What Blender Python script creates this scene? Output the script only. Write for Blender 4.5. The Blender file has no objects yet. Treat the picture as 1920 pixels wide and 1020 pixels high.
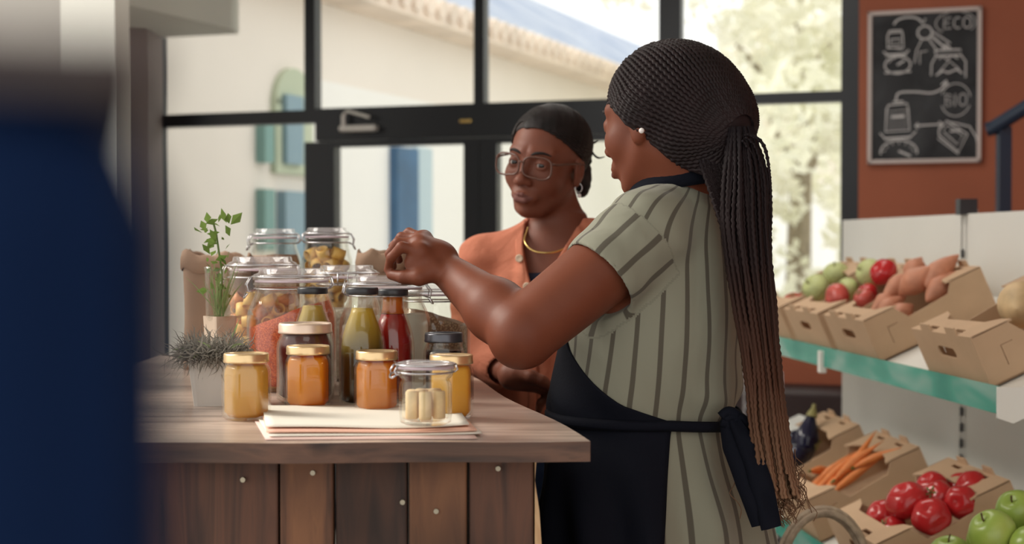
import bpy, bmesh, math, random
import numpy as np
from mathutils import Vector, Matrix, geometry
random.seed(7); rng = np.random.RandomState(7)
C = bpy.context.scene
PI = math.pi
# ------------------------------------------------------------------ camera
F = 50.0/36.0*1920            # focal length in pixels of the 1920 wide frame
TILT = math.atan(51.0/F)
CAM = Vector((0, 0, 1.40))
cd = bpy.data.cameras.new('camera'); cam = bpy.data.objects.new('camera', cd)
C.collection.objects.link(cam); C.camera = cam
cam.location = CAM; cam.rotation_euler = (PI/2 - TILT, 0, 0)
cd.lens = 50; cd.sensor_width = 36; cd.clip_start = .01; cd.clip_end = 400
cd.dof.use_dof = True; cd.dof.focus_distance = 2.2; cd.dof.aperture_fstop = 4.0
# ------------------------------------------------------------------ world, sun, exposure
w = bpy.data.worlds.new('sky'); C.world = w; w.use_nodes = True
bg = w.node_tree.nodes['Background']
bg.inputs[0].default_value = (.90, .885, .845, 1); bg.inputs[1].default_value = 1.45
sd = bpy.data.lights.new('sun', 'SUN'); sun = bpy.data.objects.new('sun', sd); C.collection.objects.link(sun)
sd.energy = 2.6; sd.angle = math.radians(20); sd.color = (1, .92, .80)
sun.rotation_euler = Vector((-.80, .26, .50)).to_track_quat('Z', 'Y').to_euler()
C.view_settings.view_transform = 'Standard'; C.view_settings.look = 'None'
C.view_settings.exposure = 0.14; C.view_settings.gamma = 1.0
C.view_settings.use_curve_mapping = False
C.cycles.use_denoising = True; C.cycles.transparent_max_bounces = 32
C.cycles.max_bounces = 8; C.cycles.caustics_reflective = False; C.cycles.caustics_refractive = False
C.cycles.sample_clamp_indirect = 4
def fill_light(x, y, w, h, p):  # unseen area lights added under the ceiling to fill the room
    d = bpy.data.lights.new('added_fill_light', 'AREA'); d.shape = 'RECTANGLE'; d.size = w; d.size_y = h; d.energy = p; d.color = (1, .95, .88)
    o = bpy.data.objects.new('added_fill_light', d); C.collection.objects.link(o); o.location = (x, y, 2.98)
fill_light(-1.9, 2.8, 1.2, 1.2, 42); fill_light(.2, .2, 1.2, 1.2, 5); fill_light(.5, 4.4, 1.2, 1.2, 16)
# ------------------------------------------------------------------ helpers
def ray(px, py):
    x = (px-960)/F; y = -(py-510)/F
    c, s = math.cos(TILT), math.sin(TILT)
    return Vector((x, c + y*s, y*c - s))
def W(px, py, Y):
    d = ray(px, py); return CAM + d*(Y/d.y)
def S(px, py, z):
    d = ray(px, py); return CAM + d*((z-CAM.z)/d.z)
def link(o): C.collection.objects.link(o); return o
def setp(o, parent):
    if parent is not None: o.parent = parent
def tag(o, label=None, cat=None, group=None, kind=None):
    if label: o['label'] = label
    if cat: o['category'] = cat
    if group: o['group'] = group
    if kind: o['kind'] = kind
    return o
def empty(name, label=None, cat=None, loc=(0,0,0), rot=(0,0,0), group=None, kind=None):
    o = bpy.data.objects.new(name, None); o.empty_display_size = .02
    o.location = loc; o.rotation_euler = rot; link(o)
    return tag(o, label, cat, group, kind)
def mobj(name, V, Fc, mat, parent=None, smooth=False, loc=None, rot=None):
    me = bpy.data.meshes.new(name)
    me.from_pydata([tuple(v) for v in V], [], [tuple(f) for f in Fc]); me.update()
    if smooth: me.shade_smooth()
    o = bpy.data.objects.new(name, me); link(o); setp(o, parent)
    for m in (mat if isinstance(mat, (list, tuple)) else [mat]): me.materials.append(m)
    if loc is not None: o.location = loc
    if rot is not None: o.rotation_euler = rot
    return o
class MB:
    """collects shapes into one mesh"""
    def __init__(s): s.V = []; s.F = []
    def add(s, V, Fc, M=None):
        n = len(s.V)
        for v in V:
            v = Vector(v)
            s.V.append(tuple(M @ v if M is not None else v))
        s.F += [tuple(i+n for i in f) for f in Fc]; return s
    def box(s, a, b, M=None, bev=0):
        x0,y0,z0 = a; x1,y1,z1 = b
        if bev > 0:
            bm = bmesh.new(); bmesh.ops.create_cube(bm, size=1)
            for v in bm.verts: v.co = Vector(((x0+x1)/2+v.co.x*(x1-x0), (y0+y1)/2+v.co.y*(y1-y0), (z0+z1)/2+v.co.z*(z1-z0)))
            bmesh.ops.bevel(bm, geom=list(bm.edges), offset=bev, segments=2, profile=.5, affect='EDGES')
            bm.verts.index_update()
            r = s.add([v.co.copy() for v in bm.verts], [[v.index for v in f.verts] for f in bm.faces], M); bm.free(); return r
        V = [(x0,y0,z0),(x1,y0,z0),(x1,y1,z0),(x0,y1,z0),(x0,y0,z1),(x1,y0,z1),(x1,y1,z1),(x0,y1,z1)]
        return s.add(V, [(0,3,2,1),(4,5,6,7),(0,1,5,4),(1,2,6,5),(2,3,7,6),(3,0,4,7)], M)
    def tube(s, P, R, n=8, M=None, closed=False, cap=True):
        V, Fc = tube_geo(P, R, n, closed, cap); return s.add(V, Fc, M)
    def lathe(s, prof, n=32, M=None, hexf=None):
        V, Fc = lathe_geo(prof, n, hexf); return s.add(V, Fc, M)
    def prism(s, outline, holes, t, M=None):
        """2D outline (x,y) extruded t along z"""
        loops = [outline] + list(holes)
        pts = [p for l in loops for p in l]; n = len(pts)
        tri = geometry.tessellate_polygon([[Vector((p[0], p[1], 0)) for p in l] for l in loops])
        V = [(p[0], p[1], 0) for p in pts] + [(p[0], p[1], t) for p in pts]
        Fc = []
        for a, b, c in tri:
            A, B, Cc = pts[a], pts[b], pts[c]
            if (B[0]-A[0])*(Cc[1]-A[1])-(B[1]-A[1])*(Cc[0]-A[0]) < 0: a, b, c = a, c, b
            Fc.append((a, c, b)); Fc.append((a+n, b+n, c+n))
        k = 0
        for li, l in enumerate(loops):
            m = len(l)
            ar = sum(l[i][0]*l[(i+1) % m][1]-l[(i+1) % m][0]*l[i][1] for i in range(m))
            ccw = ar > 0
            if li > 0: ccw = not ccw
            for i in range(m):
                a, b = k+i, k+(i+1) % m
                Fc.append((a, b, b+n, a+n) if ccw else (b, a, a+n, b+n))
            k += m
        return s.add(V, Fc, M)
    def build(s, name, mat, parent=None, smooth=False, loc=None, rot=None):
        o = mobj(name, s.V, s.F, mat, parent, smooth, loc, rot)
        return o
def tube_geo(P, R, n=8, closed=False, cap=True):
    P = [Vector(p) for p in P]; m = len(P)
    if not hasattr(R, '__len__'): R = [R]*m
    V = []; Fc = []; prev = None
    for i in range(m):
        a = P[(i-1) % m] if (closed or i > 0) else P[i]; b = P[(i+1) % m] if (closed or i < m-1) else P[i]
        t = (b-a); t = t.normalized() if t.length > 1e-9 else Vector((0,0,1))
        if prev is None:
            up = Vector((0,0,1)) if abs(t.z) < .9 else Vector((1,0,0))
            nrm = (up - t*up.dot(t)).normalized()
        else:
            nrm = prev - t*prev.dot(t); nrm = nrm.normalized() if nrm.length > 1e-9 else prev
        prev = nrm; bn = t.cross(nrm)
        for k in range(n):
            an = 2*PI*k/n; V.append(P[i] + (nrm*math.cos(an)+bn*math.sin(an))*R[i])
    rr = m if closed else m-1
    for i in range(rr):
        for k in range(n):
            a = i*n+k; b = i*n+(k+1) % n; c = ((i+1) % m)*n+(k+1) % n; d = ((i+1) % m)*n+k
            Fc.append((a, b, c, d))
    if cap and not closed:
        Fc.append(tuple(range(n-1, -1, -1))); Fc.append(tuple((m-1)*n+k for k in range(n)))
    return V, Fc
def lathe_geo(prof, n=32, hexf=None):
    """prof: (r, z[, h]); h blends the circle into a rounded polygon"""
    V = []; Fc = []; m = len(prof)
    for p in prof:
        r, z = p[0], p[1]; h = p[2] if len(p) > 2 else 0
        for k in range(n):
            a = 2*PI*k/n
            q = 1.0
            if h > 0:
                sec = hexf or 6
                b = (a % (2*PI/sec)) - PI/sec
                poly = math.cos(PI/sec)/math.cos(b); poly = min(poly, .965)
                q = 1*(1-h) + h*poly
            V.append((r*q*math.cos(a), r*q*math.sin(a), z))
    for i in range(m-1):
        for k in range(n):
            Fc.append((i*n+k, i*n+(k+1) % n, (i+1)*n+(k+1) % n, (i+1)*n+k))
    if prof[0][0] > 1e-6: Fc.append(tuple(range(n-1, -1, -1)))
    if prof[-1][0] > 1e-6: Fc.append(tuple((m-1)*n+k for k in range(n)))
    return V, Fc
def copy_tree(o, parent=None):
    c = o.copy(); link(c)
    if parent is not None: c.parent = parent
    for ch in list(o.children): copy_tree(ch, c)
    return c
def spline(pts, n):
    """Catmull-Rom through points, n samples"""
    P = [np.array(p, float) for p in pts]; P = [2*P[0]-P[1]] + P + [2*P[-1]-P[-2]]
    out = []; seg = len(P)-3
    for i in range(n):
        t = i/(n-1)*seg; k = min(int(t), seg-1); t -= k
        a, b, c, d = P[k:k+4]
        out.append(.5*((2*b)+(-a+c)*t+(2*a-5*b+4*c-d)*t*t+(-a+3*b-3*c+d)*t**3))
    return out
# ------------------------------------------------------------------ materials
def nmat(name):
    m = bpy.data.materials.new(name); m.use_nodes = True
    nt = m.node_tree; nt.nodes.clear()
    out = nt.nodes.new('ShaderNodeOutputMaterial'); return m, nt, out
def principled(nt, col=None, rough=.5, metal=0, **kw):
    b = nt.nodes.new('ShaderNodeBsdfPrincipled')
    if col is not None: b.inputs['Base Color'].default_value = (*col, 1)
    b.inputs['Roughness'].default_value = rough; b.inputs['Metallic'].default_value = metal
    for k, v in kw.items(): b.inputs[k.replace('_', ' ')].default_value = v
    return b
def noise(nt, scale, detail=3, vec=None, stretch=None, dist=0):
    n = nt.nodes.new('ShaderNodeTexNoise'); n.inputs['Scale'].default_value = scale
    n.inputs['Detail'].default_value = detail; n.inputs['Distortion'].default_value = dist
    if vec is None:
        tc = nt.nodes.new('ShaderNodeTexCoord'); vec = tc.outputs['Object']
    if stretch:
        mp = nt.nodes.new('ShaderNodeMapping'); mp.inputs['Scale'].default_value = stretch
        nt.links.new(vec, mp.inputs[0]); vec = mp.outputs[0]
    nt.links.new(vec, n.inputs['Vector']); return n
def ramp(nt, fac, stops):
    r = nt.nodes.new('ShaderNodeValToRGB'); e = r.color_ramp.elements
    while len(e) < len(stops): e.new(.5)
    for i, (p, c) in enumerate(stops): e[i].position = p; e[i].color = (*c, 1) if len(c) == 3 else c
    nt.links.new(fac, r.inputs[0]); return r
def bump(nt, b, h, strength=.3, dist=.002):
    n = nt.nodes.new('ShaderNodeBump'); n.inputs['Strength'].default_value = strength; n.inputs['Distance'].default_value = dist
    nt.links.new(h, n.inputs['Height']); nt.links.new(n.outputs[0], b.inputs['Normal'])
def mat(name, col, rough=.5, metal=0, var=0, vs=20, bmp=0, bs=60, **kw):
    m, nt, out = nmat(name); b = principled(nt, col, rough, metal, **kw)
    if var > 0:
        n = noise(nt, vs); r = ramp(nt, n.outputs[0], [(.3, tuple(max(0, c*(1-var)) for c in col)), (.7, tuple(min(1, c*(1+var)) for c in col))])
        nt.links.new(r.outputs[0], b.inputs['Base Color'])
    if bmp > 0:
        n2 = noise(nt, bs); bump(nt, b, n2.outputs[0], bmp)
    nt.links.new(b.outputs[0], out.inputs[0]); return m
def glassmat(name, tint=(.97,.98,.97), ior=1.45, rough=.03, gl=1.0, glint_white=0):
    m, nt, out = nmat(name)
    t = nt.nodes.new('ShaderNodeBsdfTransparent'); t.inputs[0].default_value = (*tint, 1)
    g = nt.nodes.new('ShaderNodeBsdfGlossy'); g.inputs['Roughness'].default_value = rough; g.inputs[0].default_value = (gl,gl,gl,1)
    f = nt.nodes.new('ShaderNodeLayerWeight'); f.inputs[0].default_value = .5
    pw = nt.nodes.new('ShaderNodeMath'); pw.operation = 'POWER'; pw.inputs[1].default_value = 4
    mr = nt.nodes.new('ShaderNodeMapRange'); mr.inputs[3].default_value = ((ior-1)/(ior+1))**2; mr.inputs[4].default_value = .75
    nt.links.new(f.outputs['Facing'], pw.inputs[0]); nt.links.new(pw.outputs[0], mr.inputs[0]); f = mr
    x = nt.nodes.new('ShaderNodeMixShader')
    nt.links.new(f.outputs[0], x.inputs[0]); nt.links.new(t.outputs[0], x.inputs[1]); nt.links.new(g.outputs[0], x.inputs[2])
    if glint_white:  # white mixed into the glass stands in for bright glints
        d = nt.nodes.new('ShaderNodeBsdfTranslucent'); d.inputs[0].default_value = (.95,.93,.95,1); d2 = nt.nodes.new('ShaderNodeBsdfDiffuse'); d2.inputs[0].default_value = (.95,.93,.95,1)
        y = nt.nodes.new('ShaderNodeMixShader'); nt.links.new(d.outputs[0], y.inputs[1]); nt.links.new(d2.outputs[0], y.inputs[2])
        q = nt.nodes.new('ShaderNodeMixShader'); q.inputs[0].default_value = glint_white; nt.links.new(x.outputs[0], q.inputs[1]); nt.links.new(y.outputs[0], q.inputs[2]); x = q
    nt.links.new(x.outputs[0], out.inputs[0]); return m
def liquidmat(name, col, col2=None, tl=.45, rough=.2):
    m, nt, out = nmat(name)
    b = principled(nt, col, rough); t = nt.nodes.new('ShaderNodeBsdfTranslucent'); t.inputs[0].default_value = (*col, 1)
    if col2:
        n = noise(nt, 14, 4); r = ramp(nt, n.outputs[0], [(.35, col), (.7, col2)])
        nt.links.new(r.outputs[0], b.inputs['Base Color']); nt.links.new(r.outputs[0], t.inputs[0])
    x = nt.nodes.new('ShaderNodeMixShader'); x.inputs[0].default_value = tl
    nt.links.new(b.outputs[0], x.inputs[1]); nt.links.new(t.outputs[0], x.inputs[2]); nt.links.new(x.outputs[0], out.inputs[0]); return m
def grainmat(name, c1, c2, scale=260, rough=.7):
    m, nt, out = nmat(name); b = principled(nt, c1, rough)
    v = nt.nodes.new('ShaderNodeTexVoronoi'); v.inputs['Scale'].default_value = scale
    tc = nt.nodes.new('ShaderNodeTexCoord'); nt.links.new(tc.outputs['Object'], v.inputs['Vector'])
    r = ramp(nt, v.outputs['Distance'], [(.1, c1), (.7, c2)]); nt.links.new(r.outputs[0], b.inputs['Base Color'])
    bump(nt, b, v.outputs['Distance'], .6, .002); nt.links.new(b.outputs[0], out.inputs[0]); return m
def woodmat(name, cols, stretch=(14, 14, 1.2), scale=3, rough=.6, knots=True, bmp=.25, spec=.5):
    m, nt, out = nmat(name); b = principled(nt, cols[0], rough); b.inputs['Specular IOR Level'].default_value = spec
    oi = nt.nodes.new('ShaderNodeObjectInfo'); tc = nt.nodes.new('ShaderNodeTexCoord')
    off = nt.nodes.new('ShaderNodeVectorMath'); off.operation = 'ADD'
    mul = nt.nodes.new('ShaderNodeMath'); mul.operation = 'MULTIPLY'; mul.inputs[1].default_value = 37
    nt.links.new(oi.outputs['Random'], mul.inputs[0]); nt.links.new(tc.outputs['Object'], off.inputs[0]); nt.links.new(mul.outputs[0], off.inputs[1])
    n = noise(nt, scale, 6, off.outputs[0], stretch, 1.2)
    st = [(.25 + .5*i/(len(cols)-1), c) for i, c in enumerate(cols)]
    r = ramp(nt, n.outputs[0], st); last = r.outputs[0]
    big = noise(nt, 3.5, 2, off.outputs[0])
    r2 = ramp(nt, big.outputs[0], [(.35, (.45,.42,.40)), (.62, (1.25,1.15,1.05))])
    mx = nt.nodes.new('ShaderNodeMix'); mx.data_type = 'RGBA'; mx.blend_type = 'MULTIPLY'; mx.inputs[0].default_value = 1
    nt.links.new(last, mx.inputs[6]); nt.links.new(r2.outputs[0], mx.inputs[7]); last = mx.outputs[2]
    if knots:
        v = nt.nodes.new('ShaderNodeTexVoronoi'); v.inputs['Scale'].default_value = 7
        nt.links.new(off.outputs[0], v.inputs['Vector'])
        r3 = ramp(nt, v.outputs['Distance'], [(.06, (.12,.10,.10)), (.17, (1,1,1))])
        m2 = nt.nodes.new('ShaderNodeMix'); m2.data_type = 'RGBA'; m2.blend_type = 'MULTIPLY'; m2.inputs[0].default_value = .85
        nt.links.new(last, m2.inputs[6]); nt.links.new(r3.outputs[0], m2.inputs[7]); last = m2.outputs[2]
    nt.links.new(last, b.inputs['Base Color']); bump(nt, b, n.outputs[0], bmp, .003)
    nt.links.new(b.outputs[0], out.inputs[0]); return m
M = {}
M['lens'] = glassmat('lens_glass', (.97,.97,.97), 1.15, .0, .25); M['glass'] = glassmat('jar_glass', (.98,.98,.96), 1.4); M['glass2'] = glassmat('white_glint_glass', (.97,.975,.97), 1.6, .05, 1.0, .07); M['pane'] = glassmat('window_glass', (.98,.99,.985), 1.2, .02, .2)
M['seal'] = mat('rubber_seal', (.75,.60,.66), .4)
M['wire'] = mat('steel_wire', (.55,.54,.56), .25, .9)
M['gold'] = mat('gold_metal', (.85,.60,.22), .25, .9)
M['lidgold'] = mat('lid_gold', (.80,.58,.32), .30, .8)
M['lidcream'] = mat('lid_cream', (.80,.62,.50), .35, .6)
M['black'] = mat('black_plastic', (.02,.02,.025), .35)
M['frame'] = mat('black_steel', (.010,.012,.016), .35, .2)
M['plaster'] = mat('white_plaster', (.74,.74,.68), .85, var=.03, vs=3)
M['terra'] = mat('terracotta_paint', (.36,.105,.05), .7, var=.10, vs=2, bmp=.1, bs=30)
M['white'] = mat('white_enamel', (.80,.79,.74), .4, var=.015, vs=4)
M['card'] = mat('cardboard', (.56,.38,.24), .85, var=.05, vs=12, bmp=.1, bs=90)
M['kraft'] = mat('kraft_paper', (.30,.19,.125), .8, var=.10, vs=9, bmp=.4, bs=12)
M['navy'] = mat('navy_cloth', (.0045,.0055,.011), .85, bmp=.2, bs=200, Specular_IOR_Level=.15)
# ================================================================== THE SETTING
def struct(o, label=None): o['kind'] = 'structure'; return tag(o, label)
WT = .34; WY = 6.69; WA = math.atan(WT)
def wl(px, py):
    d = ray(px, py); t = WY/(d.y + WT*d.x); p = CAM + d*t
    return p.x/math.cos(WA), p.z
MW = Matrix.Translation((0, WY, 0)) @ Matrix.Rotation(-WA, 4, 'Z')
def wbox(mb, s0, s1, z0, z1, y0=-.035, y1=.035, bev=0): mb.box((s0, y0, z0), (s1, y1, z1), MW, bev); return mb
def sx(px, py=300): return wl(px, py)[0]
CEIL = 3.05
struct(MB().box((-6, -3, -.1), (4, 9, 0)).build('floor', mat('floor_concrete', (.30,.27,.24), .6, var=.1, vs=3)))
struct(MB().box((-2.2, -1.2, CEIL), (3.2, 8.2, CEIL+.1)).build('ceiling', M['plaster']))
# terracotta wall to the right of the window and below it
zs = wl(1500, 655)[1]
mb = MB(); wbox(mb, sx(1612), 2.9, 0, CEIL, -.06, .12); wbox(mb, sx(1250), sx(1612)-.0, 0, zs, -.06, .12)
struct(mb.build('wall_back', M['terra']))
struct(MB().box((2.45, -1.2, 0), (2.55, 6.0, CEIL)).build('wall_right', M['terra']))
# column, soffit and pillar at the left
struct(MB().box((-2.10, 6.95, 0), (-1.78, 7.25, CEIL)).build('trim_1', mat('grey_brown_plaster', (.27,.225,.215), .8, var=.1, vs=2)), 'grey brown column at the left end of the window')
A, B = (-1.72, 6.17), (-1.36, 6.93)
mb = MB(); mb.prism([(-2.7, 6.17), A, B, (-1.36, 7.10), (-2.7, 7.55)], [], .62, Matrix.Translation((0,0,2.45))); 
struct(mb.build('trim_2', M['plaster']), 'white soffit box hanging over the left end of the window')
struct(MB().box((-1.25, 3.95, 0), (-1.10, 4.10, CEIL)).build('trim_3', M['plaster']), 'white square pillar beside the window')
struct(MB().box((-2.9, 4.30, 0), (-1.30, 4.42, CEIL)).build('wall_left', mat('grey_plaster', (.42,.40,.37), .85, var=.05, vs=2)))
# windows and doors -------------------------------------------------
z_barL = (wl(440, 236)[1], wl(440, 212)[1])
z_tr = (wl(740, 262)[1], wl(740, 200)[1])
z_barR = (wl(1490, 194)[1], wl(1490, 174)[1])
v = dict(L=(sx(299), sx(306)), a=(sx(577), sx(597)), b=(sx(893), sx(912)), c=(sx(1238), sx(1279)), R=(sx(1578), sx(1613)))
def window(n, members, panes):
    e = empty('window_%d' % n, loc=(0,0,0)); struct(e)
    mb = MB()
    for m_ in members: wbox(mb, *m_)
    mb.build('window_frame', M['frame'], e)
    for p in panes:
        q = MB(); wbox(q, p[0], p[1], p[2], p[3], -.004, .004); q.build('pane', M['pane'], e)
    return e
window(1, [(*v['L'], 0, CEIL), (v['a'][0], v['a'][1], z_barL[0], CEIL), (v['L'][1], v['a'][0], *z_barL), (v['L'][1], v['a'][0], 0, .12)],
       [(v['L'][1], v['a'][0], z_barL[1], CEIL), (v['L'][1], v['a'][0], .12, z_barL[0])])
window(2, [(v['a'][1], v['c'][0], *z_tr), (*v['b'], z_tr[1], CEIL), (v['c'][0], v['c'][1], 0, CEIL)],
       [(v['a'][1], v['b'][0], z_tr[1], CEIL), (v['b'][1], v['c'][0], z_tr[1], CEIL)])
window(3, [(v['c'][1], v['R'][0], *z_barR), (v['R'][0], v['R'][1], zs, CEIL), (v['c'][1], v['R'][0], zs, zs+.05)],
       [(v['c'][1], v['R'][0], z_barR[1], CEIL), (v['c'][1], v['R'][0], zs+.05, z_barR[0])])
def door(n, s0, s1, g0, g1):
    e = empty('door_%d' % n); struct(e)
    mb = MB(); zt = z_tr[0] - .004
    gt = wl(740, 266)[1] - .02
    wbox(mb, s0, g0, 0, zt); wbox(mb, g1, s1, 0, zt); wbox(mb, g0, g1, gt, zt); wbox(mb, g0, g1, 0, .14)
    mb.build('door_frame', M['frame'], e)
    q = MB(); wbox(q, g0, g1, .14, gt, -.004, .004); q.build('pane', M['pane'], e); return e
d1 = door(1, v['a'][0], sx(903), sx(633), sx(874))
d2 = door(2, sx(904), v['c'][0], sx(936), sx(1210))
# door closer on the first door, keyhole plate
s0, z0 = wl(650, 250); s1, z1 = wl(718, 236)
mb = MB(); wbox(mb, s0, s1, z0, z1, -.10, -.04, .012); P0 = MW @ Vector((s0+.02, -.08, z1+.05)); P1 = MW @ Vector((s1-.03, -.09, z1+.035))
mb.tube([P0, P0+Vector((.02,0,.02)), P1], .008); mb.tube([MW @ Vector((s0+.02,-.08,z1)), P0], .01)
mb.build('door_closer', mat('grey_metal', (.80,.79,.76), .4, .3), d1)
s0, z0 = wl(868, 232); s1, z1 = wl(890, 225)
mb = MB(); wbox(mb, s0, s1, z0, z1, -.05, -.035, .004); mb.build('door_plate', M['gold'], d1)
# ------------------------------------------------------------------ outside
struct(MB().box((-60, 7.6, -.2), (80, 120, -.05)).build('ground', mat('pale_paving', (.84,.82,.77), .9, var=.05, vs=.5)))
FD = Vector((.42, 1, 0)).normalized(); FN = Vector((FD.y, -FD.x, 0))   # facade direction and outward normal
FP = Vector((-2.23, 9, 0))
def fpt(px, py):
    d = ray(px, py); n = FN; t = (FP-CAM).dot(n)/d.dot(n); p = CAM + d*t
    return (p-FP).dot(FD), p.z
MF = Matrix(((FD.x, -FN.x, 0, FP.x), (FD.y, -FN.y, 0, FP.y), (0, 0, 1, 0), (0, 0, 0, 1)))   # local x along facade, y inwards
bld = empty('building', 'long cream single storey building with roof tinted blue grey with reflected sky beyond the window', 'building', FP)
bl = Matrix.Translation(FP).inverted() @ MF
EH = fpt(900, 92)[1]
stucco = mat('cream_stucco', (.86,.80,.735), .9, var=.02, vs=1)
whitestucco = mat('white_stucco', (.90,.89,.86), .9, var=.02, vs=1)
MB().box((-6, 0, -.1), (34, 6, EH), bl).build('wall', stucco, bld)
xx = fpt(640, 400)[0]
# white lower storey cladding seen through the door
MB().box((xx-.5, -.04, -.1), (34, -.001, fpt(1000, 235)[1]), bl).build('lower_cladding', whitestucco, bld)
mb = MB(); mb.box((-6, -.35, EH-.02), (34, 0, EH+.10), bl)
for i in range(180): mb.tube([bl @ Vector((-5.9+i*.22, -.40, EH+.10)), bl @ Vector((-5.9+i*.22, .15, EH+.20))], .085, 8)
mb.build('eave', mat('pale_tile', (.80,.68,.58), .8, var=.15, vs=3), bld)
RH = 2.25
m, nt, out = nmat('sky_tinted_roof'); b = principled(nt, (.22,.30,.44), .5); n = noise(nt, 1.2, 4)  # sky reflection on the tiles is put into the base colour
r = ramp(nt, n.outputs[0], [(.3, (.24,.32,.50)), (.7, (.50,.55,.66))]); nt.links.new(r.outputs[0], b.inputs['Base Color']); nt.links.new(b.outputs[0], out.inputs[0]); M['broof'] = m
mb = MB(); V = [bl @ Vector(p) for p in [(-6,-.1,EH+.05),(34,-.1,EH+.05),(34,3.4,EH+RH),(-6,3.4,EH+RH),(34,6.2,EH+.05),(-6,6.2,EH+.05)]]
mb.add(V, [(0,1,2,3),(3,2,4,5),(0,3,5),(1,4,2),(0,5,4,1)]); mb.build('roof', M['broof'], bld)
teal = mat('teal_shutter', (.20,.36,.34), .6); bluep = mat('blue_pane', (.22,.34,.42), .3); bdoor = mat('blue_door', (.05,.13,.25), .5, var=.2, vs=3); bpale = mat('pale_blue_reveal', (.50,.62,.68), .7)
def fbox(name, mt, px0, px1, py0, py1, y0=-.06, y1=.02, parent=bld):
    a, zt = fpt(px0, py0); b_, zb = fpt(px1, py1); zt2 = fpt(px1, py0)[1]
    return MB().box((min(a,b_), y0, zb), (max(a,b_), y1, (zt+zt2)/2), bl).build(name, mt, parent)
sur = mat('green_grey_surround', (.52,.58,.44), .8)
w1 = fbox('window_surround', sur, 507, 577, 190, 330, -.05)
a, zt = fpt(542, 190); b_ = fpt(577, 190)[0]; a0 = fpt(507, 190)[0]
V = [((a0+b_)/2+(b_-a0)/2*math.cos(t), zt-.04+.28*math.sin(t)) for t in [i*PI/12 for i in range(13)]]
MB().prism(V, [], .05, bl @ Matrix.Rotation(PI/2, 4, 'X')).build('arch', sur, w1)
fbox('window', bluep, 518, 550, 180, 310, -.09)
fbox('shutter', teal, 479, 496, 228, 306, -.08)
fbox('shutter', teal, 479, 498, 355, 470, -.08)
fbox('window', bluep, 518, 577, 360, 520, -.08)
fbox('door', bdoor, 722, 762, 278, 520, -.12)
fbox('door_reveal', bpale, 762, 792, 278, 520, -.10)
# trees ---------------------------------------------------------------
def leafmat(name, c1, c2):
    m, nt, out = nmat(name); b = nt.nodes.new('ShaderNodeBsdfDiffuse'); t = nt.nodes.new('ShaderNodeBsdfTranslucent')
    n = noise(nt, .9, 3); r = ramp(nt, n.outputs[0], [(.3, c1), (.7, c2)])
    nt.links.new(r.outputs[0], b.inputs[0]); nt.links.new(r.outputs[0], t.inputs[0])
    x = nt.nodes.new('ShaderNodeMixShader'); x.inputs[0].default_value = .5
    nt.links.new(b.outputs[0], x.inputs[1]); nt.links.new(t.outputs[0], x.inputs[2]); nt.links.new(x.outputs[0], out.inputs[0]); return m
lm = [leafmat('leaf_pale', (.86,.86,.72), (.96,.94,.86)), leafmat('leaf_green', (.70,.74,.54), (.94,.93,.82))]
bark = mat('bark', (.30,.25,.18), .9, var=.3, vs=20)
def tree(x, y, h, r, label, li, seed):
    g = np.random.RandomState(seed)
    e = empty('tree', label, 'tree', (x, y, -.05), group=None)
    mb = MB(); mb.tube([(0,0,0), (.05,.03,h*.4), (0,0,h*.75)], [.16,.12,.05])
    for i in range(7):
        a = g.rand()*6.28; z = h*(.3+.3*g.rand()); mb.tube([(0,0,z), (r*.4*math.cos(a), r*.4*math.sin(a), z+.8)], [.06,.02], 6)
    mb.build('trunk', bark, e)
    V = []; Fc = []
    cl = [(g.randn(3)*np.array([r*.42, r*.42, h*.17])+np.array([0,0,h*.62])) for _ in range(34)]
    for c in cl:
        cr = r*(.18+.16*g.rand())
        for _ in range(120):
            d = g.randn(3); d /= np.linalg.norm(d); p = c + d*cr*(.5+.5*g.rand())
            u = g.randn(3); u /= np.linalg.norm(u); q = np.cross(u, g.randn(3)); q /= np.linalg.norm(q); s = .07+.06*g.rand()
            k = len(V); V += [p-u*s, p+q*s*.5, p+u*s, p-q*s*.5]; Fc.append((k,k+1,k+2,k+3))
    mobj('foliage', V, Fc, lm[li], e)
tree(3.1, 15.5, 5.6, 2.0, 'pale sunlit tree with yellow green leaves filling the upper right pane', 0, 3)
tree(5.6, 19.5, 6.5, 2.4, 'taller green tree behind the terracotta wall end, right of the pale tree', 1, 5)
tree(4.2, 13.0, 2.7, 1.3, 'low pale bushy tree outside the lower right pane', 0, 9)
# ------------------------------------------------------------------ chalkboard and handrail
def bp(u, v_):   # board coordinates 0..1 from its top left
    px = 1632 + u*(1840-1632); return wl(px, 0)[0]
s0 = sx(1630, 170); s1 = sx(1841, 170); zt = wl(1735, 23)[1]; zb = wl(1735, 308)[1]
cb = empty('chalkboard', 'black chalkboard with chalk jar drawings in a white frame on terracotta wall', 'chalkboard', MW @ Vector(((s0+s1)/2, -.08, (zt+zb)/2)), (0,0,-WA))
bw, bh = (s1-s0)/2, (zt-zb)/2
m, nt, out = nmat('slate'); b = principled(nt, (.02,.023,.026), .75); n = noise(nt, 4, 4, dist=1); r = ramp(nt, n.outputs[0], [(.35, (.012,.014,.017)), (.75, (.055,.060,.066))])
nt.links.new(r.outputs[0], b.inputs['Base Color']); nt.links.new(b.outputs[0], out.inputs[0])
MB().box((-bw+.01, -.008, -bh+.01), (bw-.01, .018, bh-.01)).build('slate', m, cb)
mb = MB()
for a_, c_ in [((-bw,-.016,-bh),(bw,.018,-bh+.018)), ((-bw,-.016,bh-.018),(bw,.018,bh)), ((-bw,-.016,-bh),(-bw+.018,.018,bh)), ((bw-.018,-.016,-bh),(bw,.018,bh))]: mb.box(a_, c_, None, .003)
mb.build('board_frame', mat('pale_frame', (.62,.55,.52), .6), cb)
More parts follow.
